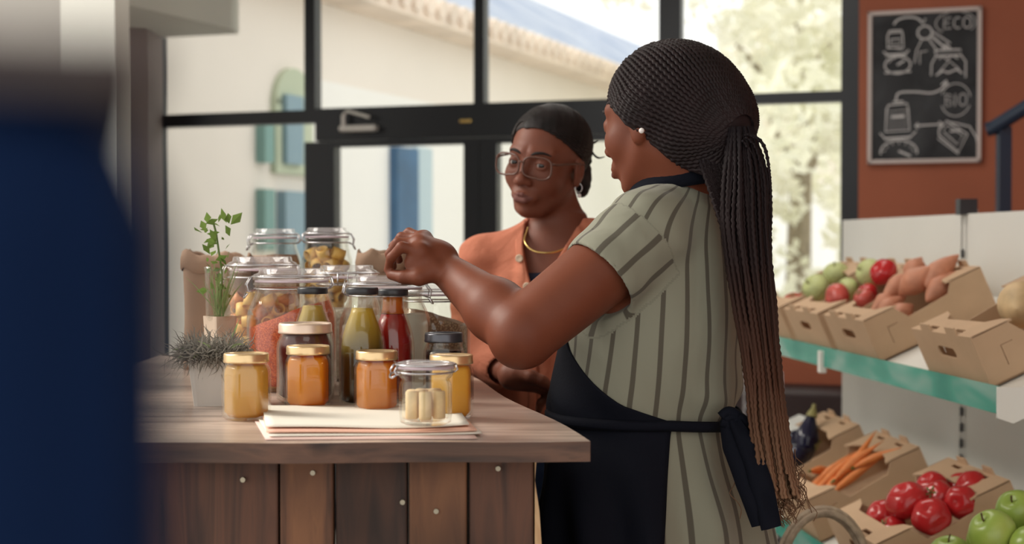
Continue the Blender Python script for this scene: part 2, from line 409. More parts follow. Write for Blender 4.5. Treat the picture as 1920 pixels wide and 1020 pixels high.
mb = MB()
def ch(pts, wd=1.0, closed=False, z=0):   # chalk stroke, pixel coordinates inside the board
    P = [((px-1736)/210*2*bw, -.0095, -(py-165)/285*2*bh) for px, py in pts]
    P = [Vector(p) for p in P]; nl = []
    n = len(P); L = []; R = []
    for i in range(n):
        a = P[(i-1) % n] if (closed or i) else P[i]; c = P[(i+1) % n] if (closed or i < n-1) else P[i]
        t = (c-a).normalized(); q = Vector((-t.z, 0, t.x))*.0023*wd
        L.append(P[i]+q); R.append(P[i]-q)
    V = L+R; m_ = n if closed else n-1
    V += [p+Vector((0,-.0006,0)) for p in V]
    mb.add(V, [f for i in range(m_) for f in [(2*n+i, 2*n+(i+1) % n, 3*n+(i+1) % n, 3*n+i), (i, i+n, (i+1) % n+n, (i+1) % n)]])
def el(cx, cy, rx, ry, a0=0, a1=360, n=26, rot=0):
    o = []
    for i in range(n+1):
        a = math.radians(a0+(a1-a0)*i/n); x, y = rx*math.cos(a), ry*math.sin(a)
        o.append((cx+x*math.cos(rot)-y*math.sin(rot), cy+x*math.sin(rot)+y*math.cos(rot)))
    return o
ch(el(1706, 50, 26, 14, 185, 350), 1.6); ch([(1726,42),(1734,50),(1738,40)], 1.3)
ch([(1672,60),(1694,60),(1696,68),(1698,92),(1668,92),(1668,70),(1672,60)], 1.3); ch([(1674,76),(1692,75),(1692,85),(1674,86),(1674,76)], 1.1); ch([(1672,64),(1696,63)], .9); ch([(1669,90),(1697,96)], .8)
ch([(1660,98),(1668,104),(1700,104),(1708,97)], 1.4); ch([(1664,106),(1704,106)], 1); ch(el(1687, 124, 24, 16), 1.3); ch([(1663,138),(1712,137)], 1.4); ch([(1686,124),(1700,116)], 1.6); ch([(1670,120),(1674,114),(1684,110)],.8)
ch(el(1737, 66, 13, 12), 1.5); ch([(1748,72),(1768,90),(1778,98)], 1.8); ch([(1744,78),(1758,98)], 1.2); ch([(1750,64),(1784,88)], 1.2); ch([(1732,78),(1722,98),(1718,122)], 1); ch([(1728,102),(1742,100)], .8); ch([(1728,100),(1728,124)],.8)
ch([(1756,100),(1802,100),(1804,110),(1758,110),(1756,100)], 1.5); ch([(1758,110),(1750,124),(1749,146)], 1.2); ch([(1803,110),(1812,122),(1812,152)], 1.2); ch([(1764,116),(1770,110),(1778,118),(1788,110),(1798,116)], 1.4); ch([(1758,146),(1770,138),(1780,142),(1796,136),(1806,144)], 1.6); ch([(1764,140),(1782,120),(1800,136)], 1)
ch([(1770,98),(1776,90),(1784,98)], 2)
ch(el(1793, 51, 36, 21, 190, 250), .7); ch(el(1793, 51, 36, 21, 290, 400), .7); ch(el(1793, 51, 36, 21, 130, 190), .7)
ch([(1785,41),(1773,42),(1772,61),(1785,60)], .9); ch([(1773,51),(1782,50)], .8); ch(el(1797, 51, 7, 10, 310, 50, 14), .9); ch(el(1814, 51, 7, 10), .9)
ch(spline([(1684,190),(1690,176),(1720,175),(1750,178),(1770,170),(1776,160)], 24), 1.6); ch([(1768,164),(1777,156),(1780,166)], 1.6)
ch([(1671,198),(1705,196),(1707,206),(1710,246),(1665,248),(1667,206),(1671,198)], 1.3); ch([(1679,192),(1698,192)], 1.5); ch([(1676,220),(1700,219)], 2.6)
for k in range(5): ch([(1669,210+k*8),(1706,208+k*8)], .6)
ch([(1655,250),(1664,260),(1712,258),(1722,248)], 1.3); ch([(1662,262),(1712,260)], .9); ch(el(1690, 286, 34, 22, 170, 370), 1.3); ch([(1656,300),(1664,302)], 1.3); ch([(1690,284),(1712,294)], 1.8)
for k in range(7): a_ = math.radians(190+k*27); ch([(1690+30*math.cos(a_),286+19*math.sin(a_)),(1690+25*math.cos(a_),286+15*math.sin(a_))], .9)
ch([(1720,238),(1770,236)], 1.4); ch([(1726,233),(1720,238),(1726,243)], 1.3); ch([(1764,231),(1771,236),(1764,242)], 1.3)
ch(el(1794, 192, 27, 30, 200, 350), .8); ch(el(1794, 192, 27, 30, 20, 160), .8)
ch([(1776,181),(1776,204),(1785,202),(1787,196),(1777,192),(1785,189),(1785,183),(1776,181)], .8); ch([(1793,181),(1793,204)], .8); ch(el(1807, 192, 7, 11), .8)
ch([(1764,246),(1778,230),(1816,256),(1800,288),(1764,256),(1764,246)], 1.3); ch([(1772,246),(1780,238),(1808,258),(1798,274),(1772,250)], 1); ch([(1778,232),(1798,236),(1820,242),(1832,262)], 1.2); ch([(1800,292),(1762,262)], 1); ch([(1784,250),(1804,248)], 1.6); ch([(1832,262),(1834,272)], 1.2)
mb.build('chalk_drawing', mat('chalk', (.62,.62,.62), .9), cb)
# stair handrail in front of the terracotta wall
hr = empty('handrail', 'dark blue steel stair handrail by the chalkboard', 'handrail', W(1880, 600, 5.2)*1)
hr.location.z = 0; inv = Matrix.Translation(hr.location).inverted(); navym = mat('navy_paint', (.02,.035,.065), .4)
MB().box((-.022,-.022,0),(.022,.022,W(1880,238,5.2).z)).build('post', navym, hr)
MB().tube([inv @ W(1850,243,5.22), inv @ W(1862,240,5.21), inv @ W(1990,160,5.0)], .027, 10).build('rail', navym, hr)
# ================================================================== SHELVING
TL = math.radians(24)
D = Vector((-.0975, 1, 0)).normalized()
def edge(Y, lower=False):
    if lower: return Vector((.84-.0975*(Y-3.1), Y, .640))
    return Vector((1.276-.0975*Y, Y, 1.104))
R3 = Matrix((( math.cos(TL), D.x, -math.sin(TL)), (0, D.y, 0), (math.sin(TL), 0, math.cos(TL)))).to_4x4()
_u = Vector((math.cos(TL), 0, math.sin(TL))); _d = D; _u = (_u - _d*_u.dot(_d)).normalized(); _n = _u.cross(_d)
R3 = Matrix(((_u.x,_d.x,_n.x),(_u.y,_d.y,_n.y),(_u.z,_d.z,_n.z))).to_4x4()   # local x into the shelf, y away, z normal
gd = empty('display_shelving', 'white metal produce shelving with teal plastic price strips along its tilted shelves', 'shelving', (1.1, 3.6, 0))
gi = Matrix.Translation((1.1,3.6,0)).inverted()
px_ = lambda Y: 1.679-.0975*Y
def panel(Y0, Y1, z0, z1):
    a = Vector((px_(Y0), Y0, 0)); b_ = Vector((px_(Y1), Y1, 0)); n = Vector((D.y, -D.x, 0))*.03
    V = [a, b_, b_+n, a+n]; V = [gi @ (p+Vector((0,0,z))) for z in (z0, z1) for p in V]
    return MB().add(V, [(0,3,2,1),(4,5,6,7),(0,1,5,4),(1,2,6,5),(2,3,7,6),(3,0,4,7)])
for a_, b_ in [(2.4, 4.035), (4.05, 5.09)]:
    for z0, z1 in [(.10, .548), (.55, .998), (1.0, 1.488)]:
        panel(a_, b_, z0, z1).build('back_panel', M['white'], gd)
mb = panel(4.02, 4.065, 0, 1.50); up_ = mb.build('upright', M['white'], gd)
for i in range(26):
    z = .25+i*.045; p = gi @ Vector((px_(4.043)-.004, 4.043, z)); MB().box(p-Vector((.004,.006,.012)), p+Vector((.001,.006,.012))).build('slot', M['black'], up_)
MB().box(gi @ Vector((px_(4.04)-.02, 4.02, 1.485)), gi @ Vector((px_(4.04)+.03, 4.06, 1.53))).build('clip', M['black'], gd)
m, nt, out = nmat('teal_strip'); b = principled(nt, (.05,.42,.33), .25); t = nt.nodes.new('ShaderNodeBsdfTransparent'); t.inputs[0].default_value = (.55,.9,.82,1)
n = noise(nt, 3.0, 2, stretch=(1,1,3), dist=.5); r = ramp(nt, n.outputs[0], [(.36, (.30,.55,.48)), (.5, (.08,.42,.33)), (.66, (.03,.30,.24))]); nt.links.new(r.outputs[0], b.inputs['Base Color'])
x = nt.nodes.new('ShaderNodeMixShader'); x.inputs[0].default_value = .25; nt.links.new(b.outputs[0], x.inputs[1]); nt.links.new(t.outputs[0], x.inputs[2]); nt.links.new(x.outputs[0], out.inputs[0]); M['teal'] = m
for low in (False, True):
    Y0, Y1 = (2.84, 5.0) if not low else (2.35, 5.0)
    o = edge(Y0, low); Ms = gi @ Matrix.Translation(o) @ R3; Ln = (Y1-Y0)/D.y
    sh = MB().box((-.02, 0, -.022), (.40, Ln, -.004), Ms, .002).build('shelf', M['white'], gd)
    s2 = MB()
    a = gi @ (o+Vector((-.022,0,0))); q = D*Ln
    for zz0, zz1, k in [(.012, -.044, 0)]:
        V = [a+Vector((0,0,zz0)), a+Vector((0,0,zz1)), a+Vector((.004,0,zz1)), a+Vector((.004,0,zz0))]; V = V+[p+q for p in V]
        s2.add(V, [(0,1,2,3),(7,6,5,4),(0,4,5,1),(1,5,6,2),(2,6,7,3),(3,7,4,0)])
    s2.build('price_strip', M['teal'], sh)
    MB().prism([(-.03,.012),(-.03,-.05),(.0,-.06),(.39,.12),(.39,.17),(.02,.012)], [], .012, gi @ Matrix.Translation(o) @ Matrix.Rotation(PI/2, 4, 'X')).build('end_bracket', M['white'], sh)
    br = MB(); mid = edge(3.97, low); br.box(gi @ (mid+Vector((-.032,-.015,-.062))), gi @ (mid+Vector((-.012,.015,.0))), None, .003); br.build('clip', M['white'], sh)
# ------------------------------------------------------------------ crates
CH = .115; CD = .335
def crate(Y0, Wd, label, low=False, seed=0):
    """cardboard tray: local x into the shelf, y away along the edge, z up out of the tray"""
    g = random.Random(seed)
    e = empty('cardboard_crate', label, 'crate', group='cardboard produce crates on the white shelving')
    e.matrix_world = Matrix.Translation(edge(Y0, low)) @ R3 @ Matrix.Translation((.0, 0, 0))
    t = .004
    e['_w'] = Wd
    def end(x, nm):
        tabs = []
        o = [(0,0),(Wd,0),(Wd,CH)]
        for c in (.72, .30):
            o += [(Wd*c+.028,CH),(Wd*c+.024,CH+.016),(Wd*c-.024,CH+.016),(Wd*c-.028,CH)]
        o += [(0,CH)]
        cx, cy = Wd*.5, CH*.60; h = [(cx+ (.034 if math.cos(a)>0 else -.034)+.012*math.cos(a), cy+.013*math.sin(a)) for a in [i*PI/6 for i in range(12)]]
        # local x->y, y->z, extruded along x
        Mx = Matrix(((0,0,1,x),(1,0,0,0),(0,1,0,0),(0,0,0,1)))
        MB().prism(o, [h], t, Mx).build(nm, M['card'], e)
    end(0, 'front_wall'); end(CD-t, 'back_wall')
    for y, nm in ((0, 'side_wall'), (Wd-t, 'side_wall')):
        o = [(t,0),(CD-t,0),(CD-t,CH),(CD-.085,CH),(CD-.105,CH-.030),(.115,CH-.040),(.085,CH-.002),(.085,CH),(t,CH)]
        My = Matrix(((1,0,0,0),(0,0,1,y),(0,1,0,0),(0,0,0,1)))
        sl = [(.052,CH-.040),(.080,CH-.040),(.080,CH-.042),(.054,CH-.042),(.054,CH-.085),(.052,CH-.085)]
        MB().prism(o, [sl], t, My).build(nm, M['card'], e)
    MB().box((0,0,0),(CD,Wd,t)).build('base', M['card'], e)
    j = lambda: g.uniform(-.006,.006)
    f = [(t,0),(.095,0),(.085+j(),Wd*.12),(.065+j(),Wd*.22),(.062,Wd*.78),(.085+j(),Wd*.88),(.095,Wd),(t,Wd)]
    slots = [[(.014,Wd*c-.026),(.026,Wd*c-.022),(.026,Wd*c+.022),(.014,Wd*c+.026)] for c in (.72,.30)]
    MB().prism(f, slots, t, Matrix.Translation((0,0,CH-t))).build('top_flap', M['card'], e)
    f = [(CD-t,0),(CD-.10,0),(CD-.088+j(),Wd*.12),(CD-.072+j(),Wd*.25),(CD-.07,Wd*.75),(CD-.09+j(),Wd*.9),(CD-.10,Wd),(CD-t,Wd)]
    slots = [[(CD-.014,Wd*c-.026),(CD-.026,Wd*c-.022),(CD-.026,Wd*c+.022),(CD-.014,Wd*c+.026)] for c in (.72,.30)]
    MB().prism(f, slots, t, Matrix.Translation((0,0,CH-t))).build('top_flap', M['card'], e)
    return e
SLOT = .002
cr = {}
for k, a in dict(
    u4=(2.93, .325, 'cardboard crate of pale squash nearest on the upper shelf', False),
    u3=(3.575, .315, 'cardboard crate of sweet potatoes on the upper shelf', False),
    u2=(3.945, .32, 'cardboard crate of tomatoes on the upper shelf behind the sweet potatoes', False),
    u1=(4.32, .32, 'cardboard crate farthest along the upper shelf, partly behind the braids', False),
    l1=(4.07, .33, 'cardboard crate of aubergines farthest on the lower shelf', True),
    l2=(3.62, .32, 'cardboard crate of carrots on the lower shelf', True),
    l3=(3.10, .34, 'cardboard crate of red tomatoes on the lower shelf', True),
    l4=(2.62, .34, 'cardboard crate of green apples at the bottom right corner', True)).items():
    cr[k] = crate(a[0], a[1], a[2], a[3], hash(k) % 97 if False else len(cr)*7)
for e in cr.values(): del e['_w']
# ------------------------------------------------------------------ produce
def blob(prof, n=28, m_=20, fn=None):
    return lathe_geo(prof, n)
def fruit(kind, size, seed):
    g = np.random.RandomState(seed); prof = []
    N = 18
    for i in range(N+1):
        a = PI*i/N; r = math.sin(a); z = -math.cos(a)
        if kind == 'tomato': z *= .80; z -= .16*math.exp(-(r/.25)**2)*(1 if z > 0 else -.3); r = r**.92
        if kind == 'apple': r *= 1-.10*(-z if z < 0 else 0); z *= .92; z -= .24*math.exp(-(r/.25)**2)*(1 if z > 0 else -.5)
        prof.append((max(r, 0)*size, z*size))
    V, Fc = lathe_geo(prof, 26)
    lob = 5 if kind == 'tomato' else 5; amp = .035 if kind == 'tomato' else .02; ph = g.rand()*6
    V = [(x*(1+amp*math.cos(lob*math.atan2(y, x)+ph)), y*(1+amp*math.cos(lob*math.atan2(y, x)+ph)), z) for x, y, z in V]
    return V, Fc
red = mat('tomato_skin', (.50,.022,.025), .18, var=.15, vs=14); redp = mat('pale_red_skin', (.55,.10,.08), .25, var=.3, vs=16)
stemg = mat('green_stem', (.10,.16,.03), .6); stemb = mat('brown_stem', (.12,.07,.03), .7)
m, nt, out = nmat('apple_skin'); b = principled(nt, (.25,.38,.05), .3); n = noise(nt, 9, 4); r = ramp(nt, n.outputs[0], [(.3, (.20,.33,.04)), (.7, (.42,.50,.12))]); nt.links.new(r.outputs[0], b.inputs['Base Color']); nt.links.new(b.outputs[0], out.inputs[0]); apg = m
squash = mat('squash_skin', (.62,.44,.24), .6, var=.25, vs=18, bmp=.3, bs=50); sweet = mat('sweet_potato_skin', (.58,.25,.15), .55, var=.18, vs=22, bmp=.4, bs=40)
carrm = mat('carrot_skin', (.78,.24,.06), .5, var=.15, vs=30, bmp=.3, bs=80); aub = mat('aubergine_skin', (.012,.012,.035), .15)
cab = mat('pale_green_skin', (.50,.55,.24), .5, var=.25, vs=14, bmp=.3, bs=18); aubcap = mat('aubergine_cap', (.30,.27,.10), .6)
def put(o, c, x, y, z, rot=(0,0,0)):
    o.matrix_world = c.matrix_basis @ Matrix.Translation((x, y, z)) @ Matrix.Rotation(rot[2], 4, 'Z') @ Matrix.Rotation(rot[1], 4, 'Y') @ Matrix.Rotation(rot[0], 4, 'X')
def rnd(kind, mt, size, c, x, y, z, label, cat, rot=(0,0,0), group=None, seed=1, stem=None):
    V, Fc = fruit(kind, size, seed); o = mobj(cat.replace(' ', '_'), V, Fc, mt, None, True); put(o, c, x, y, z, rot); tag(o, label, cat, group)
    if kind == 'tomato' and seed % 3 == 0:
        q = MB()
        for k in range(5):
            a = k*1.257; q.add([(0,0,size*.66),(size*.3*math.cos(a-.25),size*.3*math.sin(a-.25),size*.74),(size*.5*math.cos(a),size*.5*math.sin(a),size*.80),(size*.3*math.cos(a+.25),size*.3*math.sin(a+.25),size*.74)], [(0,1,2,3)])
        q.tube([(0,0,size*.62),(0,0,size*.82)], size*.05, 6); q.build('calyx', stemg, o)
    if kind == 'apple':
        MB().tube([(0,0,size*.6),(size*.05,0,size*.85),(size*.14,0,size*1.05)], size*.045, 6).build('stem', stemb, o)
    return o
def tuber(name, cat, mt, L, R, bend, c, x, y, z, rot, label, taper=(.35, .25), seed=0, group=None):
    g = np.random.RandomState(seed+50); P = []; Rr = []; n = 22
    for i in range(n+1):
        t = i/n; P.append((L*(t-.5), bend*math.sin(PI*t), 0))
        s = math.sin(PI*min(max(t, .0), 1))**.62
        f = taper[0]+(1-taper[0])*min(1, t/.45) if t < .45 else taper[1]+(1-taper[1])*min(1, (1-t)/.55)
        Rr.append(max(.0008, R*s*f*(1+.05*math.sin(9*t+seed))))
    V, Fc = tube_geo(P, Rr, 18); o = mobj(name, V, Fc, mt, None, True); put(o, c, x, y, z, rot); return tag(o, label, cat, group)
c = cr['u4']
tuber('squash', 'squash', squash, .15, .055, .0, c, .185, .135, .100, (0,.15,1.0), 'large pale round squash in the nearest upper crate', (.6,.6), 1)
tuber('squash', 'squash', squash, .11, .042, .0, c, .290, .20, .125, (0,.8,.3), 'yellow squash with dark tip behind the round squash, nearest upper crate', (.6,.4), 2)
tuber('squash', 'squash', squash, .10, .038, .0, c, .250, .085, .110, (0,.1,-.2), 'small squash cut by the right edge of the picture', (.6,.5), 3)
c = cr['u3']
sp = [(.13,.030,.275,.095,.128,(0,-.28,.15),'sweet potato standing up at the right of its crate'),
 (.13,.034,.215,.14,.125,(0,.35,2.3),'fat sweet potato in the middle pointing at the shelf edge'),
 (.14,.028,.205,.235,.112,(0,-.15,.30),'long sweet potato lying left, on top'),
 (.13,.028,.255,.20,.140,(0,-.25,.9),'sweet potato lying across the top of the heap'),
 (.12,.026,.150,.22,.088,(0,-.1,.15),'slim sweet potato near the crate front'),
 (.11,.024,.140,.165,.085,(0,-.1,.35),'short sweet potato low at the crate front'),
 (.10,.026,.135,.075,.075,(0,0,.7),'round sweet potato low by the side wall of the crate'),
 (.12,.030,.25,.07,.095,(0,-.3,.1),'sweet potato pressed against the side wall of its crate')]
for i, (L, R, x, y, z, rt, lb) in enumerate(sp): tuber('sweet_potato', 'sweet potato', sweet, L, R*1.12, .008, c, x, y, z, rt, lb, (.62,.45), i, 'sweet potatoes in the upper crate')
c = cr['u2']
rnd('tomato', red, .040, c, .245, .075, .130, 'big shiny red tomato on top of the upper tomato crate', 'tomato', (.4,-.5,0), 'tomatoes in the upper crate', 1)
rnd('tomato', redp, .040, c, .135, .215, .098, 'pale red tomato with its hollow facing out, upper tomato crate', 'tomato', (.2,-1.1,0), 'tomatoes in the upper crate', 2)
rnd('tomato', redp, .030, c, .165, .085, .085, 'small pink tomato below the big shiny one', 'tomato', (.2,-.3,0), 'tomatoes in the upper crate', 3)
rnd('tomato', red, .034, c, .20, .150, .080, 'red tomato half sunk in the middle of the upper tomato crate', 'tomato', (0,-.3,0), 'tomatoes in the upper crate', 4)
rnd('apple', cab, .042, c, .255, .225, .120, 'pale green pepper beside the shiny red tomato', 'pepper', (.2,-.9,0), None, 5)
rnd('apple', cab, .035, c, .19, .275, .095, 'small pale green pepper low by the far wall of the tomato crate', 'pepper', (.2,-.6,0), None, 6)
c = cr['u1']
rnd('apple', cab, .045, c, .16, .10, .105, 'pale green pepper in the farthest upper crate', 'pepper', (.3,-.7,0), None, 7)
rnd('apple', cab, .042, c, .25, .15, .110, 'green pepper at the back of the farthest upper crate', 'pepper', (.3,-.3,1), None, 8)
rnd('tomato', redp, .036, c, .10, .19, .080, 'pale tomato in the farthest upper crate, behind the braids', 'tomato', (.3,-.3,1), None, 9)
c = cr['l1']
def eggplant(c, x, y, z, rot, label, seed):
    o = tuber('aubergine', 'aubergine', aub, .17, .038, .012, c, x, y, z, rot, label, (.75,.35), seed, 'aubergines in the lower crate')
    MB().tube([(.060,.004,0),(.074,.002,0),(.084,.0,0),(.098,0,0)], [.018,.013,.007,.005], 10).build('calyx', aubcap, o)
eggplant(c, .225, .16, .105, (0,-.9,.4), 'upright dark aubergine at the back of the aubergine crate', 1)
eggplant(c, .165, .12, .075, (0,.0,.5), 'aubergine lying low across its crate', 2)
eggplant(c, .13, .22, .070, (0,.2,2.5), 'aubergine at the front left of its crate with its stalk showing', 3)
eggplant(c, .20, .25, .085, (0,-.2,.2), 'aubergine along the far wall of its crate', 4)
c = cr['l2']
cs = [(.19,.013,.165,.165,.105,(0,-.25,.15),'carrot on top of the heap, pointing to the back'),(.18,.013,.15,.20,.098,(0,-.2,.25),'long carrot beside the topmost one'),
 (.17,.014,.205,.12,.115,(0,-.25,-.05),'thick carrot leaning on the side wall'),(.16,.012,.135,.245,.100,(0,.35,.9),'carrot tipped toward the shelf edge, leftmost'),
 (.18,.012,.16,.235,.085,(0,-.1,.1),'thin carrot along the far wall'),(.15,.013,.14,.13,.085,(0,-.2,.3),'carrot low at the front with its end up'),
 (.16,.012,.235,.165,.118,(0,-.4,.4),'carrot at the back under the dark flap'),(.14,.012,.245,.09,.11,(0,-.1,-.5),'curved short carrot at the back right'),
 (.17,.012,.18,.10,.085,(0,-.15,.05),'carrot lowest by the near side wall'),(.15,.011,.12,.19,.080,(0,0,.6),'small carrot across the front of the heap')]
for i, (L, R, x, y, z, rt, lb) in enumerate(cs):
    o = tuber('carrot', 'carrot', carrm, L, R, .004+.006*(i % 3), c, x, y, z, rt, lb, (.95,.12), i, 'carrots in the lower crate')
    MB().tube([(-L*.5+.004,0,0),(-L*.5-.010,0,0)], [.004,.002], 6).build('stalk', stemg, o)
c = cr['l3']
ts = [(.048,.135,.115,.135,'largest red tomato on top of the lower heap',(.2,-.2,0)),(.040,.095,.215,.095,'red tomato at the left front of the lower heap',(.3,-.6,0)),(.036,.080,.125,.085,'small red tomato low at the front of the lower heap',(0,-.5,0)),
 (.044,.150,.035,.105,'red tomato by the near wall of the lower crate',(.6,-.2,0)),(.038,.225,.195,.115,'red tomato left of centre behind the largest one',(.2,-.3,0)),(.038,.205,.115,.112,'red tomato in the middle, behind the largest one',(.4,-.6,0)),
 (.036,.285,.11,.105,'shiny red tomato at the back under the torn flap',(.2,-.5,0)),(.038,.225,.035,.105,'red tomato with a glossy hollow at the right of the heap',(.8,-.9,0)),(.036,.16,.27,.085,'red tomato by the far wall of the lower crate',(.2,-.3,0)),(.034,.285,.185,.09,'red tomato in the back corner of the lower crate',(.2,-.3,0))]
for i, (s, x, y, z, lb, rt) in enumerate(ts): rnd('tomato', red, s, c, x, y, z, lb, 'tomato', rt, 'red tomatoes in the lower crate', i+10)
c = cr['l4']
ap = [(.047,.135,.125,.160,'large green apple on top of the apple heap',(.2,-.3,0)),(.044,.075,.245,.110,'yellowish green apple at the left of the apple heap',(.2,.2,0)),(.042,.225,.205,.150,'green apple at the back, with yellow blush',(.5,-.3,0)),
 (.043,.060,.165,.095,'green apple low at the front left of the heap',(.3,-.3,0)),(.042,.090,.080,.090,'green apple at the bottom edge of the picture',(.5,-.3,0)),(.044,.175,.060,.125,'green apple at the right of the largest one',(.4,.5,0)),
 (.042,.165,.265,.100,'green apple by the far wall of the apple crate',(.2,-.3,0)),(.042,.25,.10,.125,'green apple at the far right of the heap',(.2,-.6,0)),(.042,.19,.16,.085,'green apple buried in the middle of the heap',(0,0,0)),(.040,.265,.275,.105,'green apple in the back corner of its crate',(0,0,0))]
for i, (s, x, y, z, lb, rt) in enumerate(ap): rnd('apple', apg, s, c, x, y, z, lb, 'apple', rt, 'green apples in the crate', i+30)
# ------------------------------------------------------------------ wicker basket, wire rack, dark cabinet
wick = mat('wicker', (.42,.33,.24), .8, var=.25, vs=60, bmp=.6, bs=120)
wb = empty('wicker_basket', 'tall pale wicker basket with a round handle in front of the lower crates', 'basket', (.655, 2.98, .0))
mb = MB()
for i in range(16):
    z = .02+.045*i
    mb.tube([((.065+.02*i/16)*math.cos(a), (.065+.02*i/16)*math.sin(a), z) for a in [k*2*PI/32 for k in range(32)]], .024, 6, None, True)
mb.lathe([(0,.0),(.065,.0),(.065,.01),(0,.01)], 32); mb.build('basket_body', wick, wb)
wi = Matrix.Translation(wb.location).inverted()
for k, (r_, o_) in enumerate([(.013, 0), (.006, .018), (.006, -.016)]):
    P = [Vector((.092*math.cos(a), o_+.0, .70+ .140*math.sin(a))) for a in [i*PI/20 for i in range(21)]]
    MB().tube(P, r_, 8).build('handle', wick, wb)
rt_ = empty('wire_rack', 'chrome wire rack behind the long braids', 'rack', W(1466, 900, 5.20)); rt_.location.z = 0
mb = MB(); x0, y0 = -.02, 0
zt = W(1462, 700, 5.2).z
for sx_ in (-.09, .0):
    for sy_ in (0, .3):
        mb.tube([(sx_, sy_, 0), (sx_, sy_, zt)], .005, 6)
mb.tube([(-.09,0,zt),(0,0,zt),(0,.3,zt),(-.09,.3,zt)], .004, 6, None, True)
for k in range(5):
    z = .3+k*.12; mb.tube([(-.09,0,z),(0,0,z),(0,.3,z),(-.09,.3,z)], .003, 6, None, True)
for k in range(12): mb.tube([(-.09,.025*k+.01,.54),(0,.025*k+.01,.54)], .002, 5)
mb.build('wire_frame', M['wire'], rt_)
dc = MB(); wbox(dc, sx(1330, 700), sx(1612, 700), 0, wl(1500, 716)[1], -.50, -.08, .01)
dk = dc.build('low_cabinet', mat('dark_brown_board', (.028,.012,.012), .6)); tag(dk, 'low dark brown cabinet under the right window', 'cabinet')
# navy foreground block
fg = empty('navy_display_case', 'blurred navy blue rounded case filling the left edge close to the camera', 'display case', (-.1872, .193, 0), (0,0,math.radians(17)))
MB().box((-.15,-.06,0),(.135,.06,1.4220), None, .02).build('case_body', mat('navy_panel', (.0030,.012,.045), .9, var=.1, vs=3, Specular_IOR_Level=.1), fg)
MB().box((-.148,-.058,1.4220),(.132,.058,1.4235), None, .004).build('top_trim', mat('dark_brown_trim', (.05,.035,.035), .6), fg)
# ================================================================== COUNTER
CZ = 1.15
darkw = [(.020,.013,.011), (.060,.032,.024), (.105,.050,.033), (.045,.030,.026)]
M['plank'] = woodmat('reclaimed_wood', darkw, (9, 9, .9), 3, .7)
M['plank2'] = woodmat('reclaimed_wood_orange', [(.04,.022,.016), (.13,.062,.036), (.19,.092,.048), (.07,.038,.028)], (9, 9, .9), 3, .7)
M['top'] = woodmat('counter_wood', [(.22,.175,.155), (.38,.32,.29), (.50,.43,.39), (.32,.26,.235)], (1.0, 12, 12), 3, .30, False, .12, .7)
M['bark'] = woodmat('bark_edge', [(.25,.15,.08), (.50,.36,.22), (.35,.2,.1)], (8, 8, 2), 4, .8, False)
ct = empty('wooden_counter', 'rustic wooden counter with reclaimed plank front and live edge top', 'counter', (-.33, 2.5, 0))
ci = Matrix.Translation(ct.location).inverted()
out_ = []
for i in range(31):
    t = i/30; out_.append((-.78+t*(.100+.78), 1.800-.012*math.sin(t*PI)+.004*math.sin(t*19)+.006*t))
for i in range(1, 20):
    t = i/19; out_.append((.100-.285*t+.006*math.sin(t*13), 1.806+1.42*t))
out_ += [(-.80, 3.22)]
bm = bmesh.new()
tmp = MB().prism(out_, [], .026, ci @ Matrix.Translation((0,0,CZ-.026)))
bm.free(); M['topedge'] = woodmat('dark_edge_wood', [(.030,.018,.014), (.085,.045,.032), (.14,.075,.05), (.06,.036,.028)], (1.5, 10, 10), 3, .5)
tp = tmp.build('tabletop', [M['top'], M['topedge']], ct)
for q in tp.data.polygons:
    if abs(q.normal.z) < .5: q.material_index = 1  # side faces take a darker wood than the top
bv = tp.modifiers.new('edge', 'BEVEL'); bv.width = .003; bv.segments = 2; bv.limit_method = 'ANGLE'; bv.angle_limit = math.radians(50)
xs_ = [-.70, -.50, -.307, -.234, -.137, -.058, .030]
for i in range(6):
    a_, b_ = xs_[i]+.0015, xs_[i+1]-.0015
    o = MB().box(ci @ Vector((a_, 1.865+.004*(i % 2), 0)), ci @ Vector((b_, 1.89, CZ-.027)), None, .003).build('plank', M['plank2'] if i in (2, 4) else M['plank'], ct)
o = [(.030,0),(.030,CZ-.027),(.033,CZ-.027),(.030,CZ-.06),(.036,CZ-.10),(.040,CZ-.16),(.037,CZ-.24),(.044,.6),(.040,.3),(.043,0)]
MB().prism(o, [], .03, ci @ Matrix.Translation((0,1.895,0)) @ Matrix.Rotation(PI/2, 4, 'X')).build('live_edge', M['bark'], ct)
mb = MB(); mb.box(ci @ Vector((-.70,1.895,0)), ci @ Vector((-.66,3.15,CZ-.027))); mb.build('side_panel', M['plank'], ct)
V = [Vector(p) for p in [(.005,1.895,0),(.030,1.895,0),(-.235,3.15,0),(-.26,3.15,0)]]; V = [ci @ (p+Vector((0,0,z))) for z in (0, CZ-.027) for p in V]
MB().add(V, [(0,3,2,1),(4,5,6,7),(0,1,5,4),(1,2,6,5),(2,3,7,6),(3,0,4,7)]).build('side_panel', M['plank'], ct)
scr = mat('screw_zinc', (.45,.40,.30), .4, .7)
for px, py in [(456,899),(587,886),(755,941),(934,878),(818,958)]:
    p = W(px, py, 1.866); MB().tube([ci @ (p+Vector((0,.004,0))), ci @ (p+Vector((0,-.004,0)))], .0034, 12).build('screw', scr, ct)
